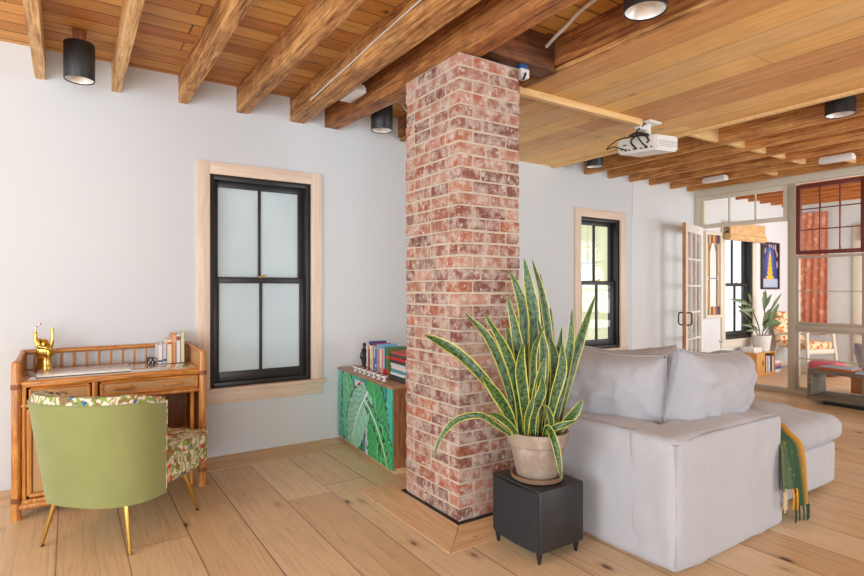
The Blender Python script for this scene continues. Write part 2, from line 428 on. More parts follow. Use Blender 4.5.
def pillow_edge(w, h, n=26, seed=0, sag=0.):
    pts = []
    def P2(u, v):
        x = u*w/2*(1-.07*(1-v*v))*(1-.085*(v+1)); z = h/2+v*h/2*(1-.09*(1-u*u)); z -= sag*(1-u*u)*(v+1)/2
        z += .008*noise.noise(Vector((u*5+seed, v*5, 4.)))
        return (x, 0, z)
    N = 14
    for k in range(N): pts.append(P2(-1+2*k/N, -1))
    for k in range(N): pts.append(P2(1, -1+2*k/N))
    for k in range(N): pts.append(P2(1-2*k/N, 1))
    for k in range(N+1): pts.append(P2(-1, 1-2*k/N))
    return pts

def obj(name, bm, mat, parent=None, smooth=True, uv=None, ang=35):
    me = bpy.data.meshes.new(name)
    if parent is not None and isinstance(parent, bpy.types.Object) and '_loc' in parent:
        L = Vector(parent['_loc']); bmesh.ops.translate(bm, vec=-L, verts=bm.verts)
    bm.to_mesh(me); bm.free()
    if smooth:
        me.shade_smooth()
        me.set_sharp_from_angle(angle=math.radians(ang))
    for mm in (mat if isinstance(mat, list) else [mat]): me.materials.append(mm)
    o = bpy.data.objects.new(name, me); C.objects.link(o)
    if parent is not None:
        o.parent = parent
        if '_loc' in parent: o['_loc'] = parent['_loc']
    return o
def thing(name, label, cat, loc=(0,0,0), rz=0, group=None, world=True):
    """an Empty at the thing's base; world=True: its parts are written in room coordinates"""
    o = bpy.data.objects.new(name, None); C.objects.link(o); o.location = loc; o.rotation_euler = (0,0,rz)
    o['label'] = label; o['category'] = cat
    if group: o['group'] = group
    if world: o['_loc'] = list(loc)
    return o
def solo(name, bm, mat, label, cat, loc, group=None, rz=0, **kw):
    """a thing that is one mesh; written in room coordinates, origin moved to its base"""
    bmesh.ops.translate(bm, vec=-Vector(loc), verts=bm.verts)
    o = obj(name, bm, mat, **kw); o.location = loc; o.rotation_euler = (0,0,rz); o['label'] = label; o['category'] = cat
    if group: o['group'] = group
    return o
def struct(name, bm, mat, parent=None, **kw):
    o = obj(name, bm, mat, parent, **kw)
    if parent is None: o['kind'] = 'structure'
    return o

# ------------------------------------------------------------------ shell
WY = 4.46          # face of the long window wall
CZ = 2.88          # underside of ceiling boards
PX = 7.40          # glazed partition
BX = 10.3          # end wall of the far room
struct('floor', box(B(), -3.2, BX+.15, -3.2, WY+.15, -.12, 0), M['floor'], smooth=False)
# long wall with three window holes
def wall_holes(bm, x0, x1, z0, z1, holes, y0, y1):
    xs = sorted({x0, x1}|{h[0] for h in holes}|{h[1] for h in holes})
    for a, b in zip(xs, xs[1:]):
        hs = [h for h in holes if h[0] <= a+1e-6 and h[1] >= b-1e-6]
        if not hs: box(bm, a, b, y0, y1, z0, z1)
        else:
            h = hs[0]; box(bm, a, b, y0, y1, z0, h[2]); box(bm, a, b, y0, y1, h[3], z1)
    return bm
W1 = (.90, 1.71, .53, 2.175); W2 = (5.03, 5.745, .56, 2.145); W3 = (8.16, 8.96, .53, 2.15)
struct('wall_left', wall_holes(B(), -3.2, 6.0, 0, CZ, [W1, W2], WY, WY+.16), M['wall'], smooth=False)
struct('wall_left.001', wall_holes(B(), 6.0, BX+.15, 0, CZ, [W3], WY, WY+.16), M['wall_far'], smooth=False)
struct('wall_right', box(B(), .6, 4.8, -3.2, -3.05, 0, CZ), M['wall'], smooth=False)  # unseen wall, added to keep light off the column's right face
struct('wall_end', box(B(), BX, BX+.15, .4, WY, 0, CZ), M['wall_far'], smooth=False)
struct('ceiling', box(B(), -3.2, BX+.15, -3.2, WY+.16, CZ, CZ+.08), M['boards'], smooth=False)
struct('baseboard_left', box(B(), PX+.08, BX, WY-.018, WY, 0, .14, .004), M['white'])
struct('baseboard_end', box(B(), BX-.018, BX, .5, WY-.02, 0, .14, .004), M['white'])
# floor border along the wall and mitred frame round the column
bm = B(); box(bm, -3.2, .74, WY-.34, WY-.002, .0003, .0025); struct('trim_1', bm, M['border'], smooth=False)
bm = B(); box(bm, .742, 1.85, WY-.34, WY-.002, .0003, .0025); struct('trim_2', bm, M['border'], smooth=False)
def poly(pts, z0, z1):
    bm = B(); a = [bm.verts.new((x, y, z0)) for x, y in pts]; b = [bm.verts.new((x, y, z1)) for x, y in pts]
    bm.faces.new(b); bm.faces.new(a[::-1])
    for i in range(len(pts)):
        j = (i+1) % len(pts); bm.faces.new((a[i], a[j], b[j], b[i]))
    bmesh.ops.recalc_face_normals(bm, faces=bm.faces); return bm
struct('trim_3', poly([(1.555,2.20), (1.785,2.44), (1.785,3.20), (1.555,3.20)], .0003, .003), M['border_y'], smooth=False)
struct('trim_4', poly([(1.56,2.197), (2.5,2.197), (2.5,2.44), (1.79,2.44)], .0003, .003), M['border'], smooth=False)
struct('trim_5', box(B(), 1.778, 2.27, 2.435, 3.06, .0004, .006), M['blackm'], smooth=False)

# lowered ceiling of pale boards
struct('ceiling.001', box(B(), 2.62, 4.55, -3.2, WY, 2.675, 2.70), M['panelboards'], smooth=False)
struct('trim_6', box(B(), 4.55, 4.60, -3.2, WY, 2.655, 2.74), M['batten'], smooth=False)

# ------------------------------------------------------------------ beams
def beam(x0, x1, y0, y1, z0, z1, mat, label, group='rough ceiling beams', name='ceiling_beam', amp=.004, seed=0, cat='beam', n=40, sag=0):
    bm = B(); zb0 = z0
    rings = []
    for i in range(n+1):
        y = y0+(y1-y0)*i/n; r = []; z0 = zb0+sag*max(0, y-3.05)
        for (x, z) in ((x0,z0),((x0+x1)/2,z0),(x1,z0),(x1,(z0+z1)/2),(x1,z1),(x0,z1),(x0,(z0+z1)/2)):
            d = amp*noise.noise(Vector((x*9+seed, y*4, z*9)))
            e = amp*noise.noise(Vector((x*7, y*5+seed, z*8)))
            r.append(bm.verts.new((x+(d if z < z1-.001 else 0), y, z+(e if z < z1-.001 else 0))))
        rings.append(r)
    for a, b in zip(rings, rings[1:]):
        for k in range(7): bm.faces.new((a[k], a[(k+1) % 7], b[(k+1) % 7], b[k]))
    bm.faces.new(rings[0]); bm.faces.new(rings[-1][::-1]); bmesh.ops.recalc_face_normals(bm, faces=bm.faces)
    return solo(name, bm, mat, label, cat, ((x0+x1)/2, (y0+y1)/2, z0), group, ang=50)
LB = [(-.60,-.54,'beam2',None), (-.185,-.125,'beam2','narrow pale ceiling beam left of the tall black downlight near the corner'),
      (.25,.305,'beam2','narrow pale ceiling beam just right of the tall black downlight'),
      (.68,.745,'beam','rough ceiling beam ending above the wall left of the frosted window'),
      (1.10,1.185,'beam','rough brown ceiling beam ending above the middle of the frosted window'),
      (1.53,1.65,'beam','thick rough ceiling beam with a white wire stapled along its face'),
      (1.835,1.955,'beamdk','dark rough ceiling beam resting on the top of the brick column')]
for i, (a, b, m, lab) in enumerate(LB):
    if lab is None: continue
    beam(a, b, -3.1, WY-.001, 2.68 if i < 6 else 2.615, CZ-.001, M[m], lab, seed=i*3.1, sag=.045 if i == 6 else 0)
beam(2.56, 2.66, -3.1, WY-.001, 2.702, CZ-.001, M['beamdk'], 'dark ceiling beam along the edge of the lowered pale board ceiling', seed=33)
solo('trim_board', box(B(), 2.585, 2.62, -3.1, WY-.001, 2.668, 2.700), M['beam'], 'thin pale edge strip under the dark beam beside the lowered ceiling', 'trim', (2.6, .6, 2.665), smooth=False)
solo('header_beam', box(B(), 1.955, 2.555, 2.47, 2.60, 2.66, CZ-.002, .006), M['header'], 'short dark crosspiece beam just above the right of the brick column', 'beam', (2.25, 2.53, 2.66))
solo('header_beam.001', box(B(), 1.955, 2.555, 3.0, 3.10, 2.64, CZ-.002, .006), M['beam2'], 'short pale crosspiece beam behind the brick column near the small downlight', 'beam', (2.25, 3.05, 2.64))
JX = [5.10, 5.52, 5.93, 6.34, 6.80, 7.20]
words = ['first joist beyond the lowered pale ceiling', 'second joist beyond the lowered ceiling', 'third joist beyond the lowered ceiling',
         'third joist before the glazed partition', 'second joist before the glazed partition', 'last joist, right in front of the glazed partition']
for i, x in enumerate(JX):
    beam(x, x+.045, -3.1, WY-.001, 2.645, CZ-.001, M['joist'], 'orange-brown ceiling joist, '+words[i], 'joists of the sitting area ceiling', 'ceiling_joist', .0015, i, 'joist', 12)
def block(x0, x1, y, label):
    solo('joist_blocking', box(B(), x0, x1, y-.02, y+.02, 2.67, CZ-.002), M['batten'], label, 'wood block', ((x0+x1)/2, y, 2.67), 'blocking pieces between the ceiling joists', smooth=False)
bl = ['between the lowered ceiling and the first joist', 'between the first and second joists', 'between the second and third joists', 'between the third and fourth joists', 'between the fourth and fifth joists']
xs = [4.605]+[x+.046 for x in JX]; xe = [x-.001 for x in JX]
for k in range(5):
    block(xs[k], xe[k], 2.83 if k else 2.86, 'pale wooden blocking '+bl[k]+' in the middle row')
block(xs[5], xe[5], 3.30, 'pale wooden blocking set off to the left, just before the partition')
block(xs[5], xe[5], 2.50, 'pale wooden blocking at the right, just before the red framed window')
k = 0
for x in [7.75, 8.12, 8.48, 8.85, 9.2, 9.55, 9.92]:
    beam(x, x+.045, .5, WY-.001, 2.645, CZ-.001, M['joist_far'], 'orange ceiling joist of the far room seen through the partition glass', 'joists of the far room ceiling', 'ceiling_joist', .0015, x, 'joist', 6)
# short batten across the lowered ceiling that carries the projector
solo('ceiling_batten', box(B(), 2.56, 3.90, 2.80, 2.85, 2.625, 2.674, .002), M['batten'], 'pale square batten running across the lowered ceiling to the projector', 'batten', (3.2, 2.82, 2.625))

# ------------------------------------------------------------------ brick column
X0, X1, Y0, Y1, ZT = 1.80, 2.245, 2.46, 3.03, 2.612
col_t = thing('brick_column', 'square exposed brick column with worn pale mortar standing mid room', 'column', (2.02, 2.745, 0))
obj('mortar_core', box(B(), X0+.004, X1-.004, Y0+.004, Y1-.004, .003, ZT-.004), M['mortar'], col_t, smooth=False)
bm = B(); cl = bm.loops.layers.float_color.new('col')
pal = [(182,112,86), (166,94,72), (192,128,100), (148,88,74), (172,118,98), (190,106,74), (140,90,80), (200,144,120)]
def brick(x0, x1, y0, y1, z0, z1):
    j = lambda a=.003: random.uniform(-a, a)
    pr = random.uniform(-.001, .004)
    b2 = B(); box(b2, x0-(pr if x0 <= X0+.01 else -.005), x1+(pr if x1 >= X1-.01 else -.005), y0-(pr if y0 <= Y0+.01 else -.005), y1+(pr if y1 >= Y1-.01 else -.005), z0+.005+j(.002), z1-.005+j(.002))
    bmesh.ops.bevel(b2, geom=list(b2.edges), offset=.005, segments=1, affect='EDGES')
    c = lin(*random.choice(pal)); k = random.uniform(.8, 1.15); c = (c[0]*k, c[1]*k, c[2]*k, 1)
    mp = {}
    for v in b2.verts:
        nz_ = v.co*40; mp[v] = bm.verts.new(v.co+Vector((noise.noise(nz_), noise.noise(nz_+Vector((9,9,9))), noise.noise(nz_-Vector((5,5,5)))))*.0034)
    for f in b2.faces:
        g = bm.faces.new([mp[v] for v in f.verts])
        for l in g.loops: l[cl] = c
    b2.free()
def run(a, b, parts):
    out = []; tot = sum(parts); x = a; 
    w = [p_+random.uniform(-.012, .012) for p_ in parts]; s_ = (b-a)/sum(w)
    for q in w: out.append((x, x+q*s_)); x += q*s_
    return out
course = .0704; z = .004; k = 0
while z+course <= ZT+.002:
    z1 = z+course
    if k % 2 == 0:
        for a, b in run(Y0, Y1, random.choice([[.2,.2,.12], [.12,.2,.2], [.1,.2,.2,.1]])): brick(X0, X0+.1, a, b, z, z1)
        for a, b in run(Y0, Y1, [.2,.2,.12]): brick(X1-.1, X1, a, b, z, z1)
        for a, b in run(X0+.1, X1-.1, [.245]): brick(a, b, Y0, Y0+.1, z, z1); brick(a, b, Y1-.1, Y1, z, z1)
    else:
        for a, b in run(X0, X1, random.choice([[.22,.22], [.2,.1,.15], [.16,.28]])): brick(a, b, Y0, Y0+.1, z, z1)
        for a, b in run(X0, X1, [.22,.22]): brick(a, b, Y1-.1, Y1, z, z1)
        for a, b in run(Y0+.1, Y1-.1, [.18,.18]): brick(X0, X0+.1, a, b, z, z1); brick(X1-.1, X1, a, b, z, z1)
    z = z1; k += 1
obj('brickwork', bm, M['brick'], col_t, smooth=False)

# ------------------------------------------------------------------ windows in the wall
def sash_window(name, W, casing_w, mats, pane, sill=True, depth=.055):
    x0, x1, z0, z1 = W
    bm = B()   # black frame ring
    y0, y1 = WY+.03, WY+.12
    def ring(bm, x0, x1, z0, z1, w, y0, y1, wb=None, wt=None, bev=.003):
        wb = wb or w; wt = wt or w
        box(bm, x0, x0+w, y0, y1, z0, z1, bev); box(bm, x1-w, x1, y0, y1, z0, z1, bev)
        box(bm, x0+w, x1-w, y0, y1, z0, z0+wb, bev); box(bm, x0+w, x1-w, y0, y1, z1-wt, z1, bev); return bm
    ring(bm, x0, x1, z0, z1, .035, y0-.02, y1+.03)
    root = struct(name, bm, M['black'])
    zm = (z0+z1)/2
    for nm, a, b, yy in (('upper_sash', zm-.01, z1-.035, WY+.085), ('lower_sash', z0+.035, zm+.03, WY+.045)):
        bm = ring(B(), x0+.035, x1-.035, a, b, .045, yy, yy+.035, wb=.075 if nm == 'lower_sash' else .045)
        xm = (x0+x1)/2; box(bm, xm-.011, xm+.011, yy+.002, yy+.03, a+.04, b-.04, .002)
        sh = struct(nm, bm, M['black'], root)
        bm = B(); box(bm, x0+.075, x1-.075, yy+.014, yy+.020, a+.04, b-.04); struct('pane', bm, pane, sh, smooth=False)
    bm = B(); box(bm, (x0+x1)/2-.02, (x0+x1)/2+.03, WY+.03, WY+.05, zm+.03, zm+.045, .003); tube(bm, [((x0+x1)/2, WY+.035, zm+.045), ((x0+x1)/2+.03, WY+.02, zm+.055)], .005); struct('sash_lock', bm, M['brass'], root)
    c = casing_w
    bm = B(); box(bm, x0-c, x0+.0, WY-.022, WY+.02, z0-.0, z1+c, .003); box(bm, x1, x1+c, WY-.022, WY+.02, z0, z1+c, .003)
    struct('casing', bm, mats[0], root)
    bm = B(); box(bm, x0, x1, WY-.022, WY+.02, z1, z1+c, .003); struct('head_casing', bm, mats[1], root)
    bm = B(); box(bm, x0-c-.03, x1+c+.03, WY-.05, WY+.06, z0-.028, z0, .006); struct('sill', bm, mats[1], root)
    bm = B(); box(bm, x0-c, x1+c, WY-.02, WY, z0-.125, z0-.028, .004); struct('apron', bm, mats[1], root)
    return root
sash_window('window_1', W1, .095, (M['casing'], M['casing_h']), M['frost'])
sash_window('window_2', W2, .10, (M['casing'], M['casing_h']), M['glass'])
sash_window('window_3', W3, .10, (M['cream'], M['cream']), M['glass'])

# neighbour house outside the second window
nh = thing('neighbour_house', 'cream clapboard house wall outside the clear black-framed window', 'house', (6.5, 7.0, 0))
obj('siding', box(B(), 2.5, 9.4, 7.0, 7.2, -1, 4.5), M['clap'], nh, smooth=False)
ff = obj('window_frame', box(B(), 6.9, 8.25, 6.96, 7.0, 1.30, 1.82, .01), M['white'], nh)

# ------------------------------------------------------------------ glazed partition (salvaged windows)
def frame(bm, ya, yb, za, zb, w, xa=PX, xb=PX+.05, wb=None):
    wb = wb or w
    box(bm, xa, xb, ya, ya+w, za, zb, .003); box(bm, xa, xb, yb-w, yb, za, zb, .003)
    box(bm, xa, xb, ya+w, yb-w, za, za+wb, .003); box(bm, xa, xb, ya+w, yb-w, zb-w, zb, .003); return bm
def glazed(name, ya, yb, za, zb, w, mat, ny=1, nz=1, zs=None, mw=.012, barmat=None):
    r = struct(name, frame(B(), ya, yb, za, zb, w), mat)
    bm = B()
    for i in range(1, ny):
        y = ya+w+(yb-ya-2*w)*i/ny; box(bm, PX+.01, PX+.04, y-mw/2, y+mw/2, za+w, zb-w, .002)
    for z in (zs or [za+w+(zb-za-2*w)*i/nz for i in range(1, nz)]):
        box(bm, PX+.008, PX+.038, ya+w, yb-w, z-mw/2, z+mw/2, .002)
    if ny > 1 or nz > 1 or zs: struct('glazing_bars', bm, barmat or mat, r)
    else: bm.free()
    struct('pane', box(B(), PX+.022, PX+.026, ya+w*.8, yb-w*.8, za+w*.8, zb-w*.8), M['glass'], r, smooth=False)
    return r
struct('trim_7', box(B(), PX-.03, PX+.12, -1.6, WY-.001, 2.575, CZ-.001, .003), M['cream'])
struct('trim_8', box(B(), PX-.02, PX+.07, 4.385, WY-.001, 0, 2.574, .004), M['cream'])
struct('trim_9', box(B(), PX-.012, PX+.062, 3.165, 3.255, 0, 2.574, .004), M['taupe'])
struct('trim_10', box(B(), PX-.012, PX+.062, 3.256, 4.384, 0, .065, .003), M['taupe'])
glazed('window_4', 3.256, 4.384, 2.13, 2.573, .055, M['cream'], 3, 1, barmat=M['taupe'])
for k in range(3):
    yb = 3.164-k*.80; ya = yb-.70
    n = 5+k*3
    glazed('window_%d' % n, ya, yb, 1.705, 2.545, .045, M['redframe'], 3, 3)
    glazed('window_%d' % (n+1), ya, yb, .86, 1.69, .03, M['taupe'], zs=[1.262])
    glazed('window_%d' % (n+2), ya, yb, .07, .80, .03, M['taupe'], zs=[.448])
    struct('trim_%d' % (11+k*3), box(B(), PX-.015, PX+.065, ya, yb, .801, .859, .003), M['taupe'])
    struct('trim_%d' % (12+k*3), box(B(), PX-.015, PX+.065, ya, yb, 0, .069, .003), M['taupe'])
    struct('trim_%d' % (13+k*3), box(B(), PX-.012, PX+.062, ya-.099, ya-.001, 0, 2.574, .003), M['blackm'] if k == 0 else M['taupe'])
# the open french door leaf
hx, hy, ex, ey = 7.36, 4.36, 6.56, 4.125
dv = Vector((hx-ex, hy-ey, 0)); L = dv.length; du = dv.normalized(); dn = Vector((du.y, -du.x, 0))
def leafbox(bm, s0, s1, z0, z1, t0=0., t1=.04): return obox(bm, Vector((ex, ey, z0))+du*s0+dn*t0, du*(s1-s0), dn*(t1-t0), (0,0,z1-z0), .002)
bm = B(); leafbox(bm, .012, .10, .02, 2.14); leafbox(bm, L-.09, L, .02, 2.14); leafbox(bm, .10, L-.09, .02, .28); leafbox(bm, .10, L-.09, 2.03, 2.14)
dr = struct('door_1', bm, M['white'])
bm = B(); leafbox(bm, 0, .012, .02, 2.14); struct('bare_wood_edge', bm, M['rattan'], dr)
bm = B()
for i in range(1, 5): leafbox(bm, .10, L-.09, .28+1.75*i/5-.012, .28+1.75*i/5+.012, .008, .032)
for i in range(1, 3): leafbox(bm, .10+(L-.19)*i/3-.011, .10+(L-.19)*i/3+.011, .28, 2.03, .009, .031)
struct('glazing_bars', bm, M['white'], dr)
bm = B(); leafbox(bm, .09, L-.08, .27, 2.04, .018, .022); struct('pane', bm, M['glass'], dr, smooth=False)
bm = B()
for s_ in (-1, 1):
    c = Vector((ex, ey, 0))+du*.05+dn*(.02+s_*.02)
    q = lambda z, o: c+dn*s_*o+Vector((0,0,z))
    tube(bm, spline([q(.98, 0), q(.98, .05), q(.93, .06), q(.84, .055), q(.82, 0)], 5), .009, 8)
struct('handle', bm, M['blackm'], dr)

# ------------------------------------------------------------------ downlights
def downlight(x, y, ztop, h, r, label):
    t_ = thing('ceiling_spotlight', label, 'ceiling light', (x, y, ztop-h), 0, 'black cylinder downlights')
    z0 = ztop-h
    obj('housing', lathe(B(), [(r*.98, h), (r, h-.004), (r, .004), (r*.97, 0), (r*.93, .002), (r*.92, .03), (0, .10)], (x, y, z0)), M['blackm'], t_)
    obj('reflector', lathe(B(), [(r*.915, .006), (r*.86, .02), (r*.55, .055), (0, .06)], (x, y, z0)), M['chrome'], t_)
    if ztop < CZ-.005:
        obj('mount', box(B(), x-.035, x+.035, y-.035, y+.035, ztop-.001, CZ-.001, .003), M['rattan_dk'], t_)
    return t_
downlight(.055, 4.02, 2.80, .225, .083, 'tall black cylinder downlight at the far left above the rattan desk')
downlight(2.16, 4.03, 2.86, .26, .09, 'black cylinder downlight between the brick column and the window wall')
downlight(2.29, 1.63, 2.84, .225, .10, 'black cylinder downlight at the top, partly cut off by the picture edge')
downlight(4.86, 4.10, 2.875, .235, .09, 'small black downlight near the window wall above the clear window')
downlight(4.90, 1.79, 2.86, .245, .098, 'black downlight at the right edge beyond the lowered ceiling')
def sensor(x, y, z, lx, ly, label):
    t_ = thing('ceiling_light_box', label, 'ceiling fixture', (x, y, z), 0, 'white box fixtures on the ceiling')
    obj('base', box(B(), x-lx/2+.01, x+lx/2-.01, y-ly/2+.01, y+ly/2-.01, z+.02, CZ-.002 if z > 2.7 else z+.05, .004), M['whitep'], t_)
    obj('diffuser', rbox(B(), x, y, z+.014, lx, ly, .05, .012, 6), M['whitep'], t_)
# ------------------------------------------------------------------ wires and pipes
solo('white_wire', tube(B(), spline([(1.524, 3.98, 2.72), (1.522, 3.3, 2.75), (1.52, 3.0, 2.765), (1.522, 2.9, 2.775), (1.52, 2.4, 2.79), (1.522, 1.6, 2.815), (1.52, .8, 2.82), (1.52, -.5, 2.82)], 6), .005, 6), M['whitep'],
     'thin white wire stapled along the side of the thick ceiling beam', 'wire', (1.52, 2, 2.72))
solo('metal_conduit', tube(B(), spline([(2.54, 2.63, 2.79), (2.46, 2.40, 2.81), (2.44, 2.26, 2.84), (2.40, 2.10, 2.862), (2.32, 1.7, 2.866), (2.10, .8, 2.866), (2.10, -.6, 2.866)], 6), .011, 10), M['whitep'],
     'bent pale metal conduit on the ceiling boards right of the brick column', 'conduit', (2.4, 2.4, 2.8))
solo('white_cable', tube(B(), spline([(1.96, 3.85, 2.66), (2.0, 3.3, 2.66), (2.0, 3.1, 2.65)], 6), .008, 8), M['steel'], 'grey metal pipe running beside the dark beam behind the column', 'pipe', (1.98, 3.5, 2.65))
solo('white_cable.001', tube(B(), spline([(2.16, 3.98, 2.84), (2.22, 3.86, 2.80), (2.24, 3.75, 2.70), (2.2, 3.6, 2.66), (2.1, 3.4, 2.68)], 6), .007, 8), M['whitep'], 'looped white cable hanging beside the small downlight by the column', 'cable', (2.2, 3.7, 2.66))
jb = thing('junction_box', 'small white electrical box with blue part above the right of the brick column', 'electrical box', (2.31, 2.50, 2.66))
obj('box_body', box(B(), 2.275, 2.345, 2.475, 2.53, 2.575, 2.63, .006), M['whitep'], jb)
obj('blue_cap', box(B(), 2.28, 2.34, 2.48, 2.525, 2.63, 2.66, .004), colm((40,80,130)), jb)
obj('black_plug', tube(B(), spline([(2.31, 2.475, 2.60), (2.29, 2.455, 2.58), (2.28, 2.465, 2.55)], 4), .007, 8), M['blackm'], jb)

# ------------------------------------------------------------------ projector
pj = thing('projector', 'white ceiling projector with dark ports and cables at the end of the batten', 'projector', (3.99, 2.84, 2.42))
a0 = Vector((3.951, 2.713, 2.42)); vx = Vector((.18, -.04, 0)).normalized()*.235; vy = Vector((-.09, .30, 0)).normalized()*.32
hgt = .125
bm = obox(B(), a0, vx, vy, (0,0,hgt), .012); pb = obj('body', bm, M['whitep'], pj)
nx = vx.normalized(); ny = vy.normalized()
bm = B()
for i in range(9):
    for j in range(4):
        obox(bm, a0+nx*(.03+i*.022)-ny*.0015+Vector((0,0,.03+j*.014)), nx*.014, ny*.003, (0,0,.007))
obj('vent_grille', bm, M['seam'], pb)
bm = B()
for s_, z_, w_, h_ in ((.03,.02,.012,.012), (.065,.02,.03,.014), (.11,.02,.02,.012), (.15,.022,.035,.012), (.205,.02,.02,.01), (.235,.02,.02,.018), (.06,.06,.015,.015), (.24,.065,.03,.01), (.275,.03,.012,.02)):
    obj('port', obox(B(), a0+ny*s_-nx*.0015+Vector((0,0,z_)), ny*w_, nx*.003, (0,0,h_)), M['graypl'], pb)
bm.free()
cx_, cy_ = (a0+vx*.5+vy*.5).x, (a0+vx*.5+vy*.5).y
bm = B(); box(bm, cx_-.05, cx_+.05, cy_-.05, cy_+.05, 2.42+hgt-.001, 2.545, .006); tube(bm, [(cx_, cy_, 2.54), (cx_, cy_, 2.66)], .028, 14); box(bm, cx_-.08, cx_+.08, cy_-.08, cy_+.08, 2.655, 2.674, .004)
box(bm, cx_-.13, cx_-.02, cy_-.03, cy_+.03, 2.60, 2.64, .006)
obj('mount', bm, M['whitep'], pj)
bm = B()
e = lambda s_, o, z_: a0+ny*s_-nx*o+Vector((0,0,z_))
tube(bm, spline([e(.07, 0, .03), e(.08, .04, .06), e(.12, .05, .15), e(.10, .01, .20), e(.11, -.03, .235)], 6), .006, 6)
tube(bm, spline([e(.16, 0, .03), e(.17, .04, .08), e(.14, .03, .125), e(.06, .03, .115), e(.05, .005, .07)], 6), .008, 6)
tube(bm, spline([e(.25, 0, .03), e(.30, .05, .06), e(.36, .06, .05), e(.30, .02, .12), e(.16, .02, .13)], 6), .005, 6)
tube(bm, spline([e(.05, .01, .12), e(.13, .02, .15), e(.20, .02, .135)], 6), .011, 6)
obj('cables', bm, M['blackm'], pj)
def flush(x, y, z, lx, ly, label):
    t_ = thing('ceiling_light_box', label, 'ceiling fixture', (x, y, z), 0, 'white box fixtures on the ceiling')
    obj('diffuser', box(B(), x-lx/2, x+lx/2, y-ly/2, y+ly/2, z, z+.045, .008), M['whitep'], t_)
    obj('back_plate', box(B(), x-lx/2+.01, x+lx/2-.01, y-ly/2+.01, y+ly/2-.01, z+.045, z+.06), M['whitep'], t_, smooth=False)
flush(6.60, 3.72, 2.60, .10, .28, 'white box fixture between joists, left one near the glazed partition')
flush(6.60, 2.44, 2.60, .10, .30, 'white box fixture between joists, right one above the red framed window')
flush(1.74, 3.70, 2.70, .10, .26, 'white oval box fixture between the two beams left of the column')

# ------------------------------------------------------------------ rattan desk
DX0, DX1, DY0, DY1, DT = -.245, .735, 3.86, 4.42, .775
dk = thing('rattan_desk', 'honey coloured rattan and cane writing desk against the white wall', 'desk', (.23, 4.14, 0))
for (x, y, zt) in ((DX0, DY0, .89), (DX1, DY0, .895), (DX0, DY1, .90), (DX1, DY1, .90)):
    bm = B(); r = .024 if y == DY0 else .02
    tube(bm, [(x, y, 0), (x, y, .05), (x, y, .3), (x, y, zt-.02), (x, y, zt-.006), (x, y, zt)], [r*1.15, r, r, r, r*.85, r*.4], 14)
    pst = obj('post', bm, M['rattan'], dk)
    for zz in (.11, .745):
        obj('cane_binding', tube(B(), [(x, y, zz-.014), (x, y, zz+.014)], r+.003, 14), M['rattan_dk'], pst)
bm = B(); box(bm, DX0+.0, DX1-.0, DY0-.01, DY0+.035, DT-.04, DT, .012, 3); box(bm, DX0, DX1, DY1-.03, DY1, DT-.04, DT, .01)
box(bm, DX0-.01, DX0+.03, DY0+.03, DY1-.03, DT-.04, DT, .01); box(bm, DX1-.03, DX1+.01, DY0+.03, DY1-.03, DT-.04, DT, .01)
obj('top_frame', bm, M['rattan_h'], dk)
obj('glass_top', box(B(), DX0+.03, DX1-.03, DY0+.032, DY1-.028, DT-.02, DT-.001, .001), M['desktop'], dk)
# gallery
def rail(a, b, r=.014, mat='rattan_h', nm='rail'):
    return obj(nm, tube(B(), [a, b], r, 10), M[mat], dk)
rail((DX0, DY1, .885), (DX1, DY1, .885), .016, nm='gallery_rail')
for x in (DX0, DX1): obj('gallery_rail', tube(B(), [(x, DY0+.01, .875), (x, DY1, .885)], .014, 10), M['rattan'], dk)
for i in range(13):
    x = DX0+.06+i*(DX1-DX0-.12)/12
    obj('spindle', tube(B(), [(x, DY1, DT-.01), (x, DY1, .875)], .007, 8), M['rattan'], dk)
for x in (DX0, DX1):
    obj('gallery_cane', box(B(), x-.004, x+.004, DY0+.02, DY1-.02, DT, .87), M['cane_side'], dk, smooth=False)
# left pedestal, side panels
PXR = .13
for x in (DX0, DX1):
    sp_ = obj('side_panel', box(B(), x-.006, x+.006, DY0+.03, DY1-.02, .10, DT-.04), M['cane_side'] if x == DX0 else M['rattan_dk'], dk, smooth=False)
    bm = B(); tube(bm, [(x, DY0, .10), (x, DY1, .10)], .015); obj('side_rail', bm, M['rattan'], dk)
bm = B(); box(bm, PXR-.008, PXR+.008, DY0+.02, DY1-.02, .09, DT-.04); box(bm, DX0+.02, PXR, DY0+.02, DY1-.02, .085, .10); box(bm, DX0+.02, PXR, DY1-.04, DY1-.03, .10, DT-.04)
obj('pedestal_case', bm, M['rattan_dk'], dk, smooth=False)
bm = B(); box(bm, PXR, DX1-.02, DY1-.035, DY1-.025, .28, DT-.04); obj('back_panel', bm, M['rattan_dk'], dk, smooth=False)
dd = obj('door', box(B(), DX0+.075, PXR-.04, DY0-.004, DY0+.008, .14, .60, .002), M['cane'], dk)
bm = B()
for a, b in (((DX0+.06, .125), (PXR-.025, .125)), ((DX0+.06, .615), (PXR-.025, .615)), ((DX0+.06, .125), (DX0+.06, .615)), ((PXR-.025, .125), (PXR-.025, .615))):
    tube(bm, [(a[0], DY0-.002, a[1]), (b[0], DY0-.002, b[1])], .014, 10)
obj('door_frame', bm, M['rattan'], dd)
obj('door_knob', tube(B(), [(PXR-.06, DY0-.02, .36), (PXR-.06, DY0-.02, .42)], .008, 8), M['rattan'], dd)
bm = B(); tube(bm, [(DX0, DY0, .07), (PXR, DY0, .07)], .022); tube(bm, [(DX0, DY0, .095), (PXR, DY0, .095)], .012); tube(bm, [(DX0, DY0, .635), (DX1, DY0, .635)], .013); tube(bm, [(PXR, DY0, .07), (PXR, DY0, .74)], .016); tube(bm, [(DX0+.035, DY0, .09), (DX0+.035, DY0, .74)], .012)
tube(bm, [(PXR, DY0, .0), (PXR, DY0, .07)], .02)
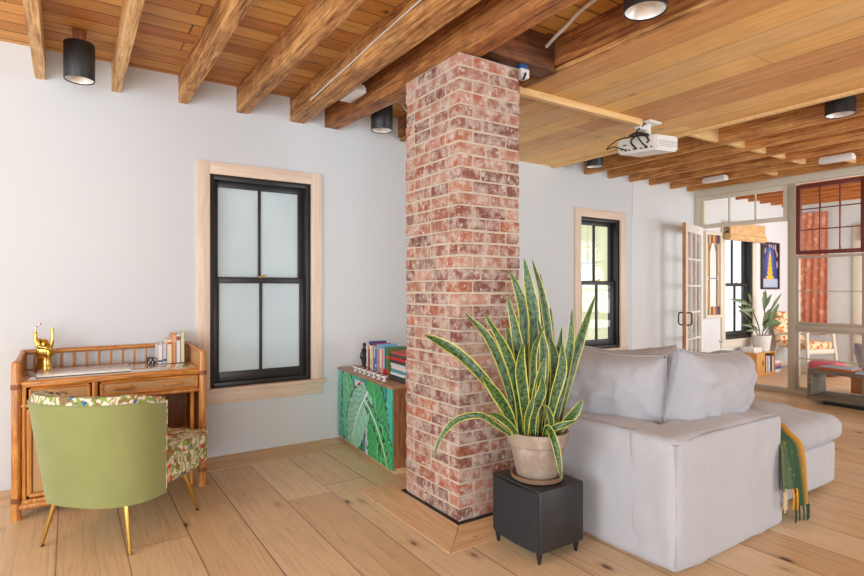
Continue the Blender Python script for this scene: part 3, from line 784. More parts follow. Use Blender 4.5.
tube(bm, [(DX1-.06, DY0+.02, .02), (DX1-.06, DY0+.02, .63)], .013)
obj('front_rails', bm, M['rattan'], dk)
def drawer(xa, xb, hs):
    d_ = obj('drawer', box(B(), xa, xb, DY0-.006, DY0+.02, .655, .73, .003), M['cane'], dk)
    bm = B()
    for a, b in (((xa, .655), (xb, .655)), ((xa, .727), (xb, .727)), ((xa, .655), (xa, .727)), ((xb, .655), (xb, .727))):
        tube(bm, [(a[0], DY0-.006, a[1]), (b[0], DY0-.006, b[1])], .009, 8)
    obj('drawer_frame', bm, M['rattan_h'], d_)
    for h in hs: obj('handle', tube(B(), spline([(h-.045, DY0-.012, .692), (h-.04, DY0-.03, .692), (h+.04, DY0-.03, .692), (h+.045, DY0-.012, .692)], 4), .009, 8), M['rattan_h'], d_)
drawer(DX0+.065, PXR-.03, [-.08]); drawer(PXR+.035, DX1-.035, [.27, .56])

# ------------------------------------------------------------------ things on the desk
bk = thing('large_flat_book', 'large thin white marbled book lying flat on the rattan desk', 'book', (.14, 4.08, DT), .0)
obj('cover', box(B(), -.16, .33, 3.935, 4.235, DT, DT+.004, .001), M['blackm'], bk)
obj('pages', box(B(), -.155, .328, 3.938, 4.232, DT+.004, DT+.011), M['paper'], bk, smooth=False)
obj('top_cover', box(B(), -.16, .33, 3.935, 4.235, DT+.011, DT+.015, .001), M['marble'], bk)
def book(x0, x1, y0, y1, z0, h, rgb, label, group, spine='-y', band=None, cat='book', lean=0):
    """upright book; thin direction is the one along the row"""
    t_ = thing('book', label, cat, ((x0+x1)/2, (y0+y1)/2, z0), 0, group)
    bm = B(); c = .0025
    if spine == '-y':
        box(bm, x0, x0+c, y0, y1, z0, z0+h); box(bm, x1-c, x1, y0, y1, z0, z0+h); box(bm, x0, x1, y0, y0+c, z0, z0+h, .0008)
        pg = box(B(), x0+c, x1-c, y0+c, y1-.004, z0+.003, z0+h-.004)
        bb = (x0+.001, x1-.001, y0-.0008, y0+.001)
    else:
        box(bm, x0, x1, y0, y0+c, z0, z0+h); box(bm, x0, x1, y1-c, y1, z0, z0+h); box(bm, x0, x0+c, y0, y1, z0, z0+h, .0008)
        pg = box(B(), x0+c, x1-.004, y0+c, y1-c, z0+.003, z0+h-.004)
        bb = (x0-.0008, x0+.001, y0+.001, y1-.001)
    cv = obj('cover', bm, colm(rgb), t_, smooth=False); obj('pages', pg, M['paper'], t_, smooth=False)
    if band:
        for (f0, f1, c2) in band:
            obj('spine_band', box(B(), *bb, z0+h*f0, z0+h*f1), colm(c2), cv, smooth=False)
    return t_
x = .515
for w, h, rgb, lab, bd in ((.030,.13,(226,226,228),'short pale grey book at the left end of the desk row',[(.1,.2,(70,80,110))]),
                      (.026,.135,(206,196,214),'short lilac-white book, second from the left on the desk',[(.12,.24,(60,80,130))]),
                      (.034,.165,(226,216,176),'cream medium-height book on the desk with an orange spot on its spine',[(.8,.9,(196,110,60))]),
                      (.026,.205,(214,142,96),'tall orange spined book standing on the desk',[(.7,.95,(226,170,130))]),
                      (.028,.20,(224,222,226),'tall white book with a brown mark on the spine, on the desk',[(.78,.92,(150,78,40))]),
                      (.026,.21,(214,212,170),'tall pale yellow-green book at the right end of the desk row',None)):
    book(x, x+w-.001, 4.22, 4.36, DT, h, rgb, lab, 'books standing on the desk', '-y', bd); x += w
bb = thing('patterned_box', 'small black and white patterned box beside the desk books', 'box', (.475, 4.25, DT))
obj('box_body', box(B(), .452, .502, 4.225, 4.275, DT, DT+.045, .003), M['blackm'], bb)
bm = B()
for k_ in range(4): box(bm, .456+k_*.012, .461+k_*.012, 4.2242, 4.2252, DT+.006+(k_ % 2)*.018, DT+.02+(k_ % 2)*.018)
obj('pattern', bm, M['whitep'], bb, smooth=False)

# gold hand (horns gesture), one continuous figure with fingers as real chains
hx0, hy0, hz0 = -.13, 4.29, DT-.001
hb = thing('gold_hand_statue', 'gold hand sculpture making a horns gesture on the left of the desk', 'sculpture', (hx0, hy0, hz0), -.35, world=False)
bm = B(); lathe(bm, [(0,0), (.050,0), (.052,.006), (.044,.03), (.038,.07), (.040,.085), (0,.09)], (0,0,0), 24)
for v in bm.verts: v.co.y *= .8
rbox(bm, 0, 0, .125, .092, .05, .10, .024, 8, .002, 8)
def fing(pts, r): tube(bm, spline(pts, 5), [r[0]+(r[1]-r[0])*i/(5*(len(pts)-1)) for i in range(5*(len(pts)-1)+1)], 12)
fing([(.036,0,.15), (.044,0,.19), (.046,.002,.225), (.044,.0,.262), (.043,0,.272)], (.0125,.0085))      # little finger up
fing([(-.036,0,.15), (-.046,0,.19), (-.050,.002,.225), (-.050,0,.25)], (.013,.010))                       # index up
fing([(-.012,0,.155), (-.013,-.012,.192), (-.013,-.036,.195), (-.012,-.046,.168), (-.010,-.034,.145)], (.0135,.010))
fing([(.014,0,.155), (.014,-.012,.188), (.014,-.036,.190), (.013,-.045,.165), (.011,-.033,.143)], (.013,.0095))
fing([(.044,-.006,.105), (.058,-.02,.125), (.040,-.042,.145), (.010,-.054,.155), (-.008,-.056,.160)], (.016,.010))
hand = obj('hand', bm, M['gold'], hb)
bm = B(); tube(bm, spline([(-.050,0,.25), (-.046,.0,.275), (-.030,.0,.292), (-.010,0,.300), (.008,0,.296)], 6), [.010-.00022*i for i in range(25)], 10); wt = obj('white_flower_tip', bm, M['whitep'], hb)
bm = B()
for (a, b) in ((-.051,.262), (-.040,.283), (-.016,.299)): lathe(bm, [(0,-.006), (.006,0), (0,.006)], (a, -.007, b), 8)
obj('pink_spots', bm, colm((206,110,120)), wt)

# ------------------------------------------------------------------ green armchair
ch = thing('cocktail_chair', 'sage green curved-back chair with tropical print seat and brass legs at the desk', 'chair', (.258, 3.423, 0), -math.radians(43.6), world=False)
for sx, sy in ((-1,-1), (1,-1), (-1,1), (1,1)):
    a = (sx*.252, sy*.277-.0, .0); b = (sx*.19, sy*.225-.01, .27)
    lg = obj('leg', tube(B(), [a, (a[0]*.999, a[1]*.999, .004), b], [.007, .008, .015], 12), M['brass'], ch)
    obj('foot_cap', tube(B(), [(a[0], a[1], 0.0), (a[0]*.985, a[1]*.985, .012)], [.0085, .0092], 10), M['blackm'], lg)
# seat
bm = rbox(B(), .01, .115, .355, .55, .46, .20, .035, 14, .003, 5, .018, 3)
obj('seat', bm, M['floral'], ch)
bm = B(); c4 = [(-.26,-.08), (-.26,.342), (.28,.342), (.28,-.08)]
obj('seat_piping', tube(B(), [(x, y, .448) for x, y in c4], .006, 8), M['floral'], ch)
def shell_pt(th, v, off):
    s = .865+.135*v               # flare upwards
    a = (.352-off)*s; b = (.285-off)*s
    # squarer plan
    ct, st_ = math.cos(th), math.sin(th)
    e_ = .82
    X = a*math.copysign(abs(st_)**e_, st_); Yy = -.07-b*math.copysign(abs(ct)**e_, ct)
    zt = .748-.035*max(0, (abs(th)-1.1))/.5
    return X-.02-.045*v, Yy, .225+(zt-.225)*v
def shell(o0, o1, v0, v1, mat, name, thm=1.62, n=40, m=14, dz=0.):
    bm = B(); g = {}
    def V(i, j, k):
        th = -thm+2*thm*i/n; v = v0+(v1-v0)*j/m
        o = (o0, o1)[k]
        tb = 0
        if j == m: o = o0+(o1-o0)*(.2 if k == 0 else .8)
        X, Yy, Z = shell_pt(th, v, o)
        return (X, Yy, Z+dz+(.0 if j < m else .006))
    for k in (0, 1):
        for i in range(n+1):
            for j in range(m+1): g[i,j,k] = bm.verts.new(V(i,j,k))
    for i in range(n):
        for j in range(m):
            bm.faces.new((g[i,j,0], g[i+1,j,0], g[i+1,j+1,0], g[i,j+1,0])); bm.faces.new((g[i,j,1], g[i,j+1,1], g[i+1,j+1,1], g[i+1,j,1]))
        bm.faces.new((g[i,m,0], g[i+1,m,0], g[i+1,m,1], g[i,m,1])); bm.faces.new((g[i,0,0], g[i,0,1], g[i+1,0,1], g[i+1,0,0]))
    for j in range(m):
        bm.faces.new((g[0,j,0], g[0,j+1,0], g[0,j+1,1], g[0,j,1])); bm.faces.new((g[n,j,0], g[n,j,1], g[n,j+1,1], g[n,j+1,0]))
    bmesh.ops.recalc_face_normals(bm, faces=bm.faces)
    return obj(name, bm, mat, ch, ang=60)
br = shell(0., .012, 0., .955, M['green'], 'backrest_shell')
shell(.006, .085, .12, 1.0, M['floral'], 'backrest_padding', 1.66, dz=.012)
bm = B(); tube(bm, [Vector(shell_pt(-1.62+3.24*i/60, .955, .003)) for i in range(61)], .005, 6); obj('stitched_edge', bm, M['green'], br)
for q_ in (1.62, -1.62): obj('end_piping', tube(B(), [Vector(shell_pt(q_, v/10, .004)) for v in range(11)], .006, 6), M['floral'], br)
bm = poly([(-.2,-.2), (.17,-.2), (.20,-.1), (.22,.25), (-.22,.25), (-.22,-.1)], .228, .262); obj('seat_base', bm, M['green'], ch)

# ------------------------------------------------------------------ banana leaf cabinet
KX0, KX1, KY0, KY1, KT = 1.87, 2.27, 3.335, 4.44, .615
cb = thing('low_cabinet', 'low walnut cabinet with a painted banana leaf front between wall and column', 'cabinet', (2.07, 3.88, 0))
obj('case', box(B(), KX0+.012, KX1, KY0, KY1, .045, KT-.018, .001), M['walnut'], cb, smooth=False)
obj('top', box(B(), KX0-.004, KX1, KY0-.002, KY1, KT-.018, KT, .002), M['walnut_top'], cb)
obj('plinth', box(B(), KX0+.03, KX1-.02, KY0+.015, KY1, 0, .045), M['border'], cb, smooth=False)
# leaf print as a fine coloured grid
W_, H_ = KY1-KY0, KT-.018-.03
def leafdef(bx, bz, tx, tz, w, c1, c2, mid): return dict(b=(bx,bz), t=(tx,tz), w=w, c1=lin(*c1), c2=lin(*c2), m=lin(*mid))
# local coordinates: s = distance from the wall end (left in view) to the column end, z upwards, both in metres
LV = [leafdef(-.03,-.12,.08,.66,.12,(70,190,160),(120,212,190),(206,240,226)),
      leafdef(.36,-.28,.16,.62,.20,(56,172,112),(120,214,156),(214,244,222)),
      leafdef(1.06,-.15,1.05,.70,.13,(44,166,144),(80,194,172),(160,226,206)),
      leafdef(.84,-.22,.70,.72,.20,(20,138,78),(70,190,116),(120,206,150)),
      leafdef(.96,-.16,.90,.30,.12,(26,150,80),(80,196,120),(140,214,160)),
      leafdef(.66,.47,.30,-.12,.19,(104,190,156),(176,228,208),(230,248,238)),
      leafdef(.62,.40,1.05,-.10,.045,(36,150,84),(90,196,126),(226,246,226))]
def leafcolor(s, z):
    col = lin(60,176,160) if s < .5 else lin(40,150,128)
    if .40 < s < .60 and .26 < z < .54: col = lin(232,206,224)
    if .62 < s < .74 and z < .3: col = lin(222,210,232)
    for d in LV:
        bx, bz = d['b']; tx, tz = d['t']; ax, az = tx-bx, tz-bz; Ln = math.hypot(ax, az)
        ux, uz = ax/Ln, az/Ln
        t_ = ((s-bx)*ux+(z-bz)*uz)/Ln; q = -(s-bx)*uz+(z-bz)*ux
        q += .07*math.sin(t_*3)*(1 if tx < bx else -1)
        if not -.02 < t_ < 1.0: continue
        prof = d['w']*max(0, math.sin(PI*min(1, t_*.86+.14)))**.6
        jag = .05*max(0, noise.noise(Vector((s*3, z*3, 5)))+.35)*(abs(((t_*Ln-abs(q)*.8)*11) % 1-.5)*2)**4
        if abs(q) < prof-jag:
            vein = ((t_*Ln-abs(q)*1.1)*13+.9*noise.noise(Vector((s*9, z*9, 1)))) % 1
            m_ = .5+.5*math.sin(vein*2*PI)
            m_ = m_*.6+.4*(noise.noise(Vector((s*14, z*14, 3)))*.5+.5)
            col = tuple(a*(1-m_)+b*m_ for a, b in zip(d['c1'], d['c2']))
            if q < 0: col = tuple(c*.88 for c in col)
            if abs(q) < .007*(1.3-t_): col = d['m']
            elif vein < .05 and noise.noise(Vector((s*8, z*8, 7))) > 0: col = tuple(c*.55 for c in col)
        elif abs(q) < prof+.022:
            n_ = noise.noise(Vector((s*30, z*30, 2)))
            if n_ > -.02: col = lin(24,52,40)
    return col
NU, NV = 230, 120
bm = B(); clr = bm.loops.layers.float_color.new('col')
vv = [[bm.verts.new((KX0, KY1-W_*i/NU, .03+H_*j/NV)) for j in range(NV+1)] for i in range(NU+1)]
for i in range(NU):
    for j in range(NV):
        f = bm.faces.new((vv[i][j], vv[i+1][j], vv[i+1][j+1], vv[i][j+1]))
        c = leafcolor(W_*(i+.5)/NU, H_*(j+.5)/NV)
        for l in f.loops: l[clr] = tuple(c)+(1,)
bx0 = KX0+.011
b4 = [bm.verts.new((bx0, y, z)) for y, z in ((KY1,.03), (KY0,.03), (KY0,.03+H_), (KY1,.03+H_))]
c4 = [vv[0][0], vv[NU][0], vv[NU][NV], vv[0][NV]]
for i in range(4):
    j = (i+1) % 4
    try:
        f = bm.faces.new((c4[i], c4[j], b4[j], b4[i]))
        for l in f.loops: l[clr] = lin(60,150,120)+(1,)
    except ValueError: pass
dr_ = obj('front_panel', bm, M['print'], cb, smooth=False)

# books on the cabinet, spines towards -X
y = 4.105
BK = [(.022,.205,(236,232,240),'white book beside the black figurine on the cabinet',[(.1,.2,(220,120,180))]),
      (.030,.205,(238,212,52),'bright yellow book on the cabinet',[(.02,.08,(60,160,120))]),
      (.018,.20,(190,96,60),'thin rust brown book right of the yellow one',None),
      (.024,.235,(58,66,136),'tall dark blue book in the cabinet row',[(.75,.9,(200,200,220))]),
      (.040,.205,(226,220,190),'cream book right of the dark blue one',[(.3,.5,(190,184,150))]),
      (.018,.20,(140,146,96),'thin olive book in the cabinet row',None),
      (.024,.225,(178,66,78),'tall crimson book in the cabinet row',[(.5,.7,(220,180,180))]),
      (.028,.205,(190,196,210),'pale grey-blue book in the cabinet row',[(.2,.6,(90,96,150))]),
      (.026,.19,(72,104,180),'mid blue book in the cabinet row',[(.3,.4,(220,226,240))]),
      (.030,.225,(120,180,216),'tall sky blue book in the cabinet row',None),
      (.026,.19,(214,120,124),'salmon pink book in the cabinet row',None),
      (.040,.20,(236,226,214),'thick off-white book in the cabinet row',[(.2,.3,(200,160,150))]),
      (.022,.205,(222,150,136),'peach coloured book in the cabinet row',None),
      (.030,.21,(150,198,224),'light blue book near the right end of the cabinet row',[(.05,.3,(196,50,50))]),
      (.026,.215,(96,40,38),'dark maroon book next to the lying stack on the cabinet',None),
      (.050,.22,(70,120,60),'thick green and red book ending the upright row',[(.0,.3,(196,36,44)), (.62,.72,(214,60,50))])]
for i, (w, h, rgb, lab, bd) in enumerate(BK):
    d = random.uniform(0, .012)
    book(1.985+d, 2.135+d+random.uniform(-.01, .02), y-w+.0006, y, KT, h*1.07, rgb, lab, 'books standing on the cabinet', '-x', bd); y -= w
yS = y-.014
z = KT
for i, (h, rgb, lab) in enumerate(((.040,(58,58,62),'charcoal book at the bottom of the lying stack on the cabinet'), (.022,(222,226,226),'white book second from bottom of the lying stack'),
        (.020,(80,160,176),'teal book low in the lying stack on the cabinet'), (.028,(232,210,208),'pale pink book midway up the lying stack'),
        (.018,(210,214,214),'pale grey book midway up the lying stack'), (.022,(60,64,60),'dark grey book high in the lying stack'),
        (.024,(204,44,50),'red book high in the lying stack on the cabinet'), (.020,(70,84,76),'dark green book second from top of the lying stack'), (.022,(190,80,72),'brick red book topmost in the lying stack'))):
    t_ = thing('book', lab, 'book', (2.08, yS-.06, z), 0, 'books lying stacked on the cabinet')
    o_ = random.uniform(-.006, .006)
    xa, xb, ya, yb = 2.0+o_, 2.20+o_, 3.385+abs(o_), yS
    bm = B(); box(bm, xa, xb, ya, yb, z, z+.0025); box(bm, xa, xb, ya, yb, z+h-.003, z+h-.0005); box(bm, xa, xa+.0025, ya, yb, z, z+h-.0005)
    obj('cover', bm, colm(rgb), t_, smooth=False); obj('pages', box(B(), xa+.003, xb-.004, ya+.003, yb-.003, z+.0025, z+h-.003), M['paper'], t_, smooth=False)
    z += h
# white box behind on the books
solo('white_box', box(B(), 2.212, 2.268, 3.50, 3.62, KT+.001, KT+.29, .006), M['whitep'], 'white upright box behind the books next to the brick column', 'box', (2.2, 3.56, KT))
# black figurine
fg = thing('black_figurine', 'slender black figurine at the left end of the cabinet books', 'figurine', (2.0, 4.165, KT), world=False)
bm = B(); lathe(bm, [(0,0), (.03,0), (.031,.012), (.018,.02), (.014,.035), (.021,.07), (.026,.10), (.017,.125), (.02,.15), (.024,.17), (.010,.185), (.009,.192), (0,.195)], (0,0,0), 18)
obj('body', bm, M['matteblack_l'], fg)
bm = B(); lathe(bm, [(0,.188), (.012,.195), (.017,.21), (.012,.226), (0,.232)], (0,-.008,0), 14); obj('head', bm, M['matteblack_l'], fg)
bm = B(); tube(bm, spline([(0,.02,.165), (-.014,.036,.13), (-.022,.02,.10), (-.02,0,.09)], 5), .006, 8); tube(bm, spline([(0,-.02,.165), (-.014,-.034,.13), (-.022,-.02,.10), (-.02,0,.09)], 5), .006, 8)
obj('arms', bm, M['matteblack_l'], fg)
# seven little silver candle cups in front of the books
pos_w = ['nearest the black figurine', 'second from the figurine', 'third from the figurine', 'middle of seven', 'third from the column', 'second from the column', 'nearest the brick column']
proto = None
for i in range(7):
    y = 4.15-i*.095; lab = 'tiny silver footed cup with a brown top on the cabinet, '+pos_w[i]
    if proto is None:
        proto = thing('tiny_cup', lab, 'cup', (1.92, y, KT), 0, 'row of tiny silver cups on the cabinet', world=False)
        bm = B(); lathe(bm, [(0,0), (.020,0), (.021,.004), (.008,.010), (.007,.018), (.022,.026), (.028,.040), (.026,.042), (.018,.03), (0,.028)], (0,0,0), 18); obj('cup_body', bm, M['whitep'], proto)
        bm = B(); lathe(bm, [(0,.029), (.022,.036), (.018,.045), (.006,.048), (0,.048)], (0,0,0), 14); obj('cup_top', bm, M['rattan_dk'], proto)
    else:
        r = proto.copy(); C.objects.link(r); r.location = (1.92, y, KT); r['label'] = lab
        for c in proto.children:
            d = c.copy(); C.objects.link(d); d.parent = r

piv = Vector((KX0, KY0, 0)); rot = Matrix.Rotation(-.072, 3, 'Z')
for o in list(bpy.data.objects):
    if o.parent is None and 'label' in o and (o is cb or 'cabinet' in o['label'] or 'cabinet' in o.get('group', '') or 'lying stack' in o['label'] or o.name.startswith('white_box')):
        o.location = piv+rot@(o.location-piv); o.rotation_euler.z = -.072
# ------------------------------------------------------------------ subwoofer
SX0, SX1, SY0, SY1, SZ0, SZ1 = 1.812, 2.125, 1.86, 2.21, .055, .348
sw = thing('subwoofer', 'black cube subwoofer with rounded grille standing below the potted plant', 'speaker', (1.97, 2.02, 0))
obj('cabinet_box', box(B(), SX0+.02, SX1, SY0, SY1, SZ0, SZ1, .008, 3), M['spk'], sw)
bm = B(); n = 16
for k_ in range(n):
    pass
prof = []
for k_ in range(n+1):
    q = k_/n; prof.append((SX0+.018-.022*math.sin(PI*q)**.5, SY0+.012+(SY1-SY0-.024)*q))
bm = B(); a = [bm.verts.new((x_, y_, SZ0+.005)) for x_, y_ in prof]; b = [bm.verts.new((x_, y_, SZ1-.008)) for x_, y_ in prof]
c = [bm.verts.new((SX0+.0195, y_, SZ0+.005)) for x_, y_ in prof]; d = [bm.verts.new((SX0+.0195, y_, SZ1-.008)) for x_, y_ in prof]
for i in range(n):
    bm.faces.new((a[i], a[i+1], b[i+1], b[i])); bm.faces.new((b[i], b[i+1], d[i+1], d[i])); bm.faces.new((a[i], c[i], c[i+1], a[i+1]))
bm.faces.new((a[0], b[0], d[0], c[0])); bm.faces.new((a[n], c[n], d[n], b[n])); bmesh.ops.recalc_face_normals(bm, faces=bm.faces)
gr_ = obj('grille', bm, M['grille'], sw)
obj('badge', box(B(), SX0-.0025, SX0+.004, 1.98, 2.035, SZ0+.008, SZ0+.018, .001), M['steel'], gr_)
for (x_, y_) in ((SX0+.035, SY0+.025), (SX1-.03, SY0+.025), (SX0+.035, SY1-.03), (SX1-.03, SY1-.03)):
    obj('foot', tube(B(), [(x_, y_, 0), (x_, y_, .05), (x_, y_, .058)], [.007, .016, .016], 12), M['blackm'], sw)

# ------------------------------------------------------------------ snake plant
pcx, pcy, pz = 1.965, 2.02, SZ1
sp_t = thing('potted_snake_plant', 'snake plant with yellow-edged leaves in a weathered clay pot on the subwoofer', 'potted plant', (pcx, pcy, pz))
obj('saucer', lathe(B(), [(0,.001), (.115,.001), (.128,.008), (.134,.028), (.128,.030), (.120,.014), (0,.012)], (pcx, pcy, pz), 40), M['saucer'], sp_t)
obj('pot', lathe(B(), [(0,.0125), (.098,.0125), (.102,.018), (.136,.172), (.140,.174), (.1415,.178), (.149,.182), (.157,.238), (.155,.244), (.145,.244), (.140,.225), (0,.222)], (pcx, pcy, pz), 44), M['terra'], sp_t)
obj('soil', lathe(B(), [(0,.228), (.14,.2235)], (pcx, pcy, pz), 24), M['soil'], sp_t)
def ribbon(pts, w, fold=.3, mat=None, name='leaf', parent=None, tipfrac=.35, basew=.55, twist=0., face=None, thick=.002):
    P_ = spline(pts, 8); n = len(P_); bm = B(); uvl = bm.loops.layers.uv.new('UVMap'); rows = []
    for i, p in enumerate(P_):
        t_ = i/(n-1); d = (P_[min(i+1, n-1)]-P_[max(i-1, 0)]).normalized()
        f = Vector(face) if face else Vector((-.55,-.83,0))
        s = d.cross(f)
        if s.length < .05: s = d.cross(Vector((0,0,1)))
        s.normalize(); nn = s.cross(d).normalized()
        a = twist*(t_-.3); s2 = s*math.cos(a)+nn*math.sin(a); n2 = nn*math.cos(a)-s*math.sin(a)
        ww = w/2*(basew+(1-basew)*min(1, t_/.45)) if t_ < 1-tipfrac else w/2*(max(0, (1-t_)/tipfrac))**.62
        ww = max(ww, .0008)
        row = []
        for k_ in range(5):
            q = (k_-2)/2
            row.append(bm.verts.new(p+s2*q*ww+n2*(fold*ww*(q*q))-n2*0))
        for k_ in range(4, -1, -1):
            q = (k_-2)/2
            row.append(bm.verts.new(p+s2*q*ww+n2*(fold*ww*(q*q)-thick*(1-.5*abs(q)))))
        rows.append((row, t_))
    for (a, ta), (b, tb) in zip(rows, rows[1:]):
        for k_ in range(10):
            k2 = (k_+1) % 10
            f_ = bm.faces.new((a[k_], a[k2], b[k2], b[k_]))
            U = lambda kk: (kk/4 if kk < 5 else (9-kk)/4)
            for l, uvv in zip(f_.loops, ((U(k_), ta), (U(k2), ta), (U(k2), tb), (U(k_), tb))): l[uvl].uv = uvv
    for r_ in (rows[0][0], rows[-1][0]):
        try: bm.faces.new(r_)
        except ValueError: pass
    bmesh.ops.recalc_face_normals(bm, faces=bm.faces)
    return obj(name, bm, mat or M['leaf'], parent, ang=80)
CF = Vector((.5505, .8348, 0)); CR = Vector((.8348, -.5505, 0))
base = Vector((pcx, pcy, pz+.225))
def SL(r0, f0, r1, h1, f1, w, bend=(0,0), tw=0., mid=None, basew=.6):
    """leaf from a spot in the pot to its tip; r = sideways, f = away, h = height above the soil"""
    a = base+CR*r0+CF*f0; e_ = base+CR*r1+CF*f1+Vector((0,0,h1))
    m1 = a.lerp(e_, .35)+CR*bend[0]+Vector((0,0,bend[1])); m2 = a.lerp(e_, .7)+CR*bend[0]*.9+Vector((0,0,bend[1]*.9))
    pts = [a, m1, m2, e_] if mid is None else [a]+[base+CR*q[0]+CF*q[2]+Vector((0,0,q[1])) for q in mid]+[e_]
    ribbon(pts, w*1.04, .28, parent=sp_t, twist=tw, basew=basew)
S = 2.766/551
def px(x_, y_): return ((x_-536.5)*S, (428-y_)*S)
def SLp(x0, x1, y1, w, f0=0., f1=0., bend=(0,0), tw=0., mid=None, basew=.6):
    r1, h1 = px(x1, y1); r0 = (x0-536.5)*S
    if mid: mid = [(px(a, b)[0], px(a, b)[1], c) for a, b, c in mid]
    SL(r0, f0, r1, h1, f1, w, bend, tw, mid, basew)
SLp(531, 525, 253, .062, .0, .05, (.04, 0), .5, mid=[(532,380,.0), (535,320,.03), (530,280,.05)])
SLp(545, 534, 253, .045, .03, .08, (.04, 0), -.7, mid=[(552,370,.04), (546,300,.07)])
SLp(528, 512, 266, .050, .02, .10, (.03, 0), .9, mid=[(524,370,.04), (525,310,.07), (520,285,.09)])
SLp(548, 544, 268, .046, .05, .12, (.0, 0), .6, mid=[(548,370,.07), (547,310,.10)])
SLp(522, 505, 290, .052, -.03, -.05, (.0, 0), .6, mid=[(520,380,-.04), (514,330,-.05)])
SLp(519, 482, 308, .050, -.04, -.12, (.0, 0), .5, mid=[(515,385,-.06), (503,345,-.09)])
SLp(514, 463, 307, .044, -.02, -.05, (.0, 0), -.5, mid=[(507,382,-.03), (488,335,-.04)])
SLp(512, 424, 330, .052, -.03, -.02, (.0, 0), -1.2, mid=[(492,385,-.03), (462,352,-.03), (437,336,-.03)])
SLp(510, 433, 444, .030, -.06, -.12, (.0, 0), -.8, mid=[(496,418,-.08), (478,406,-.10), (455,410,-.11), (440,426,-.12)])
SLp(513, 478, 366, .052, -.07, -.16, (.0, 0), .6, mid=[(505,405,-.09), (491,382,-.13)])
SLp(515, 484, 400, .036, -.08, -.18, (.0, 0), .9, mid=[(505,414,-.12), (493,404,-.15)])
SLp(540, 555, 303, .050, .05, .12, (-.02, 0), -.5, mid=[(546,375,.07), (553,335,.10)])
SLp(551, 570, 303, .044, -.02, -.03, (.0, 0), .7, mid=[(560,385,-.02), (568,340,-.03)])
SLp(556, 598, 291, .056, .02, .06, (.0, 0), -.6, mid=[(566,385,.03), (582,335,.05)])
SLp(553, 577, 391, .044, -.05, -.09, (.0, 0), .7, mid=[(562,415,-.06), (571,403,-.08)])
SLp(554, 574, 352, .046, .03, .08, (.0, 0), .5, mid=[(564,400,.05), (571,375,.07)])
SLp(539, 551, 461, .034, -.10, -.21, (.0, 0), .2, mid=[(541,416,-.13), (545,425,-.185), (549,444,-.20)])
SLp(541, 567, 408, .030, -.10, -.17, (.0, 0), 1.2, mid=[(545,418,-.13), (556,412,-.16)])
SLp(532, 541, 350, .048, -.06, -.09, (.0, 0), .4, mid=[(532,395,-.07), (537,370,-.08)])
SLp(525, 518, 335, .056, -.07, -.13, (.0, 0), -.5, mid=[(520,390,-.09), (516,360,-.11)])
SLp(542, 557, 336, .050, -.06, -.10, (.0, 0), .6, mid=[(550,390,-.08), (557,362,-.09)])
SLp(536, 536, 312, .052, -.02, -.02, (.02, 0), -.5, mid=[(541,380,-.02), (542,345,-.02)])
SLp(548, 549, 330, .048, .0, .02, (.0, 0), .5, mid=[(553,385,.0), (555,355,.02)])
SLp(529, 500, 340, .050, .02, .02, (.0, 0), .5, mid=[(522,395,.02), (510,365,.02)])
SLp(522, 528, 385, .030, -.10, -.15, (.0, 0), .8, mid=[(522,410,-.12), (525,396,-.14)])
SLp(534, 531, 325, .050, .05, .08, (.0, 0), -.8, mid=[(538,385,.06), (538,350,.07)])
SLp(545, 535, 392, .030, -.11, -.17, (.0, 0), -1.0, mid=[(545,412,-.13), (541,400,-.15)])
SLp(519, 508, 320, .046, .05, .08, (.0, 0), .9, mid=[(517,385,.06), (513,350,.07)])

for k_ in range(9):
    xa = 520+random.uniform(0, 32); xb = xa+random.uniform(-16, 22); yb_ = random.uniform(300, 372)
    fa = random.uniform(-.09, .07); sgn = random.choice((-1, 1))
    SLp(xa, xb, yb_, random.uniform(.034, .048), fa, fa*1.6, tw=sgn*random.uniform(.8, 1.6), mid=[(xa+(xb-xa)*.3-sgn*2, 428-(428-yb_)*.4, fa*1.2), (xa+(xb-xa)*.6+sgn*3, 428-(428-yb_)*.75, fa*1.4)])

# ------------------------------------------------------------------ sofa
so = thing('sofa', 'pale grey slipcovered corner sofa section with low square sides', 'sofa', (2.785, 1.975, 0))
def smooth_sofa(bm, name, mat=None, par=so): return obj(name, bm, mat or M['sofa'], par, ang=80)
# L shaped sides
smooth_sofa(rbox(B(), 2.281+.13, 1.972, .305, .264, 1.016, .61, .04, 26, .012, 3.5, .012, 1), 'back_side')
smooth_sofa(rbox(B(), 2.785-.004, 1.464+.13, .305, 1.008, .262, .612, .04, 26, .012, 3.5, .012, 5), 'arm_side')
smooth_sofa(rbox(B(), 2.90, 2.09, .20, .78, .80, .30, .04, 14, .005, 4, 0, 2), 'seat_base')
smooth_sofa(rbox(B(), 2.89, 2.08, .40, .74, .76, .16, .06, 14, .006, 4, .02, 4), 'seat_cushion')
bm = B()
tube(bm, [(2.2875, 1.4705, .03), (2.2875, 1.4705, .30), (2.288, 1.471, .585)], .005, 8)
tube(bm, spline([(2.289, 1.471, .583), (2.29, 1.7, .603), (2.29, 2.1, .603), (2.29, 2.46, .60)], 6), .004, 8)
tube(bm, spline([(2.289, 1.471, .583), (2.5, 1.472, .602), (2.9, 1.472, .603), (3.26, 1.472, .600)], 6), .004, 8)
tube(bm, [(2.295, 1.478, .588), (2.54, 1.72, .615)], .004, 8)
obj('piping', bm, M['seam'], so)
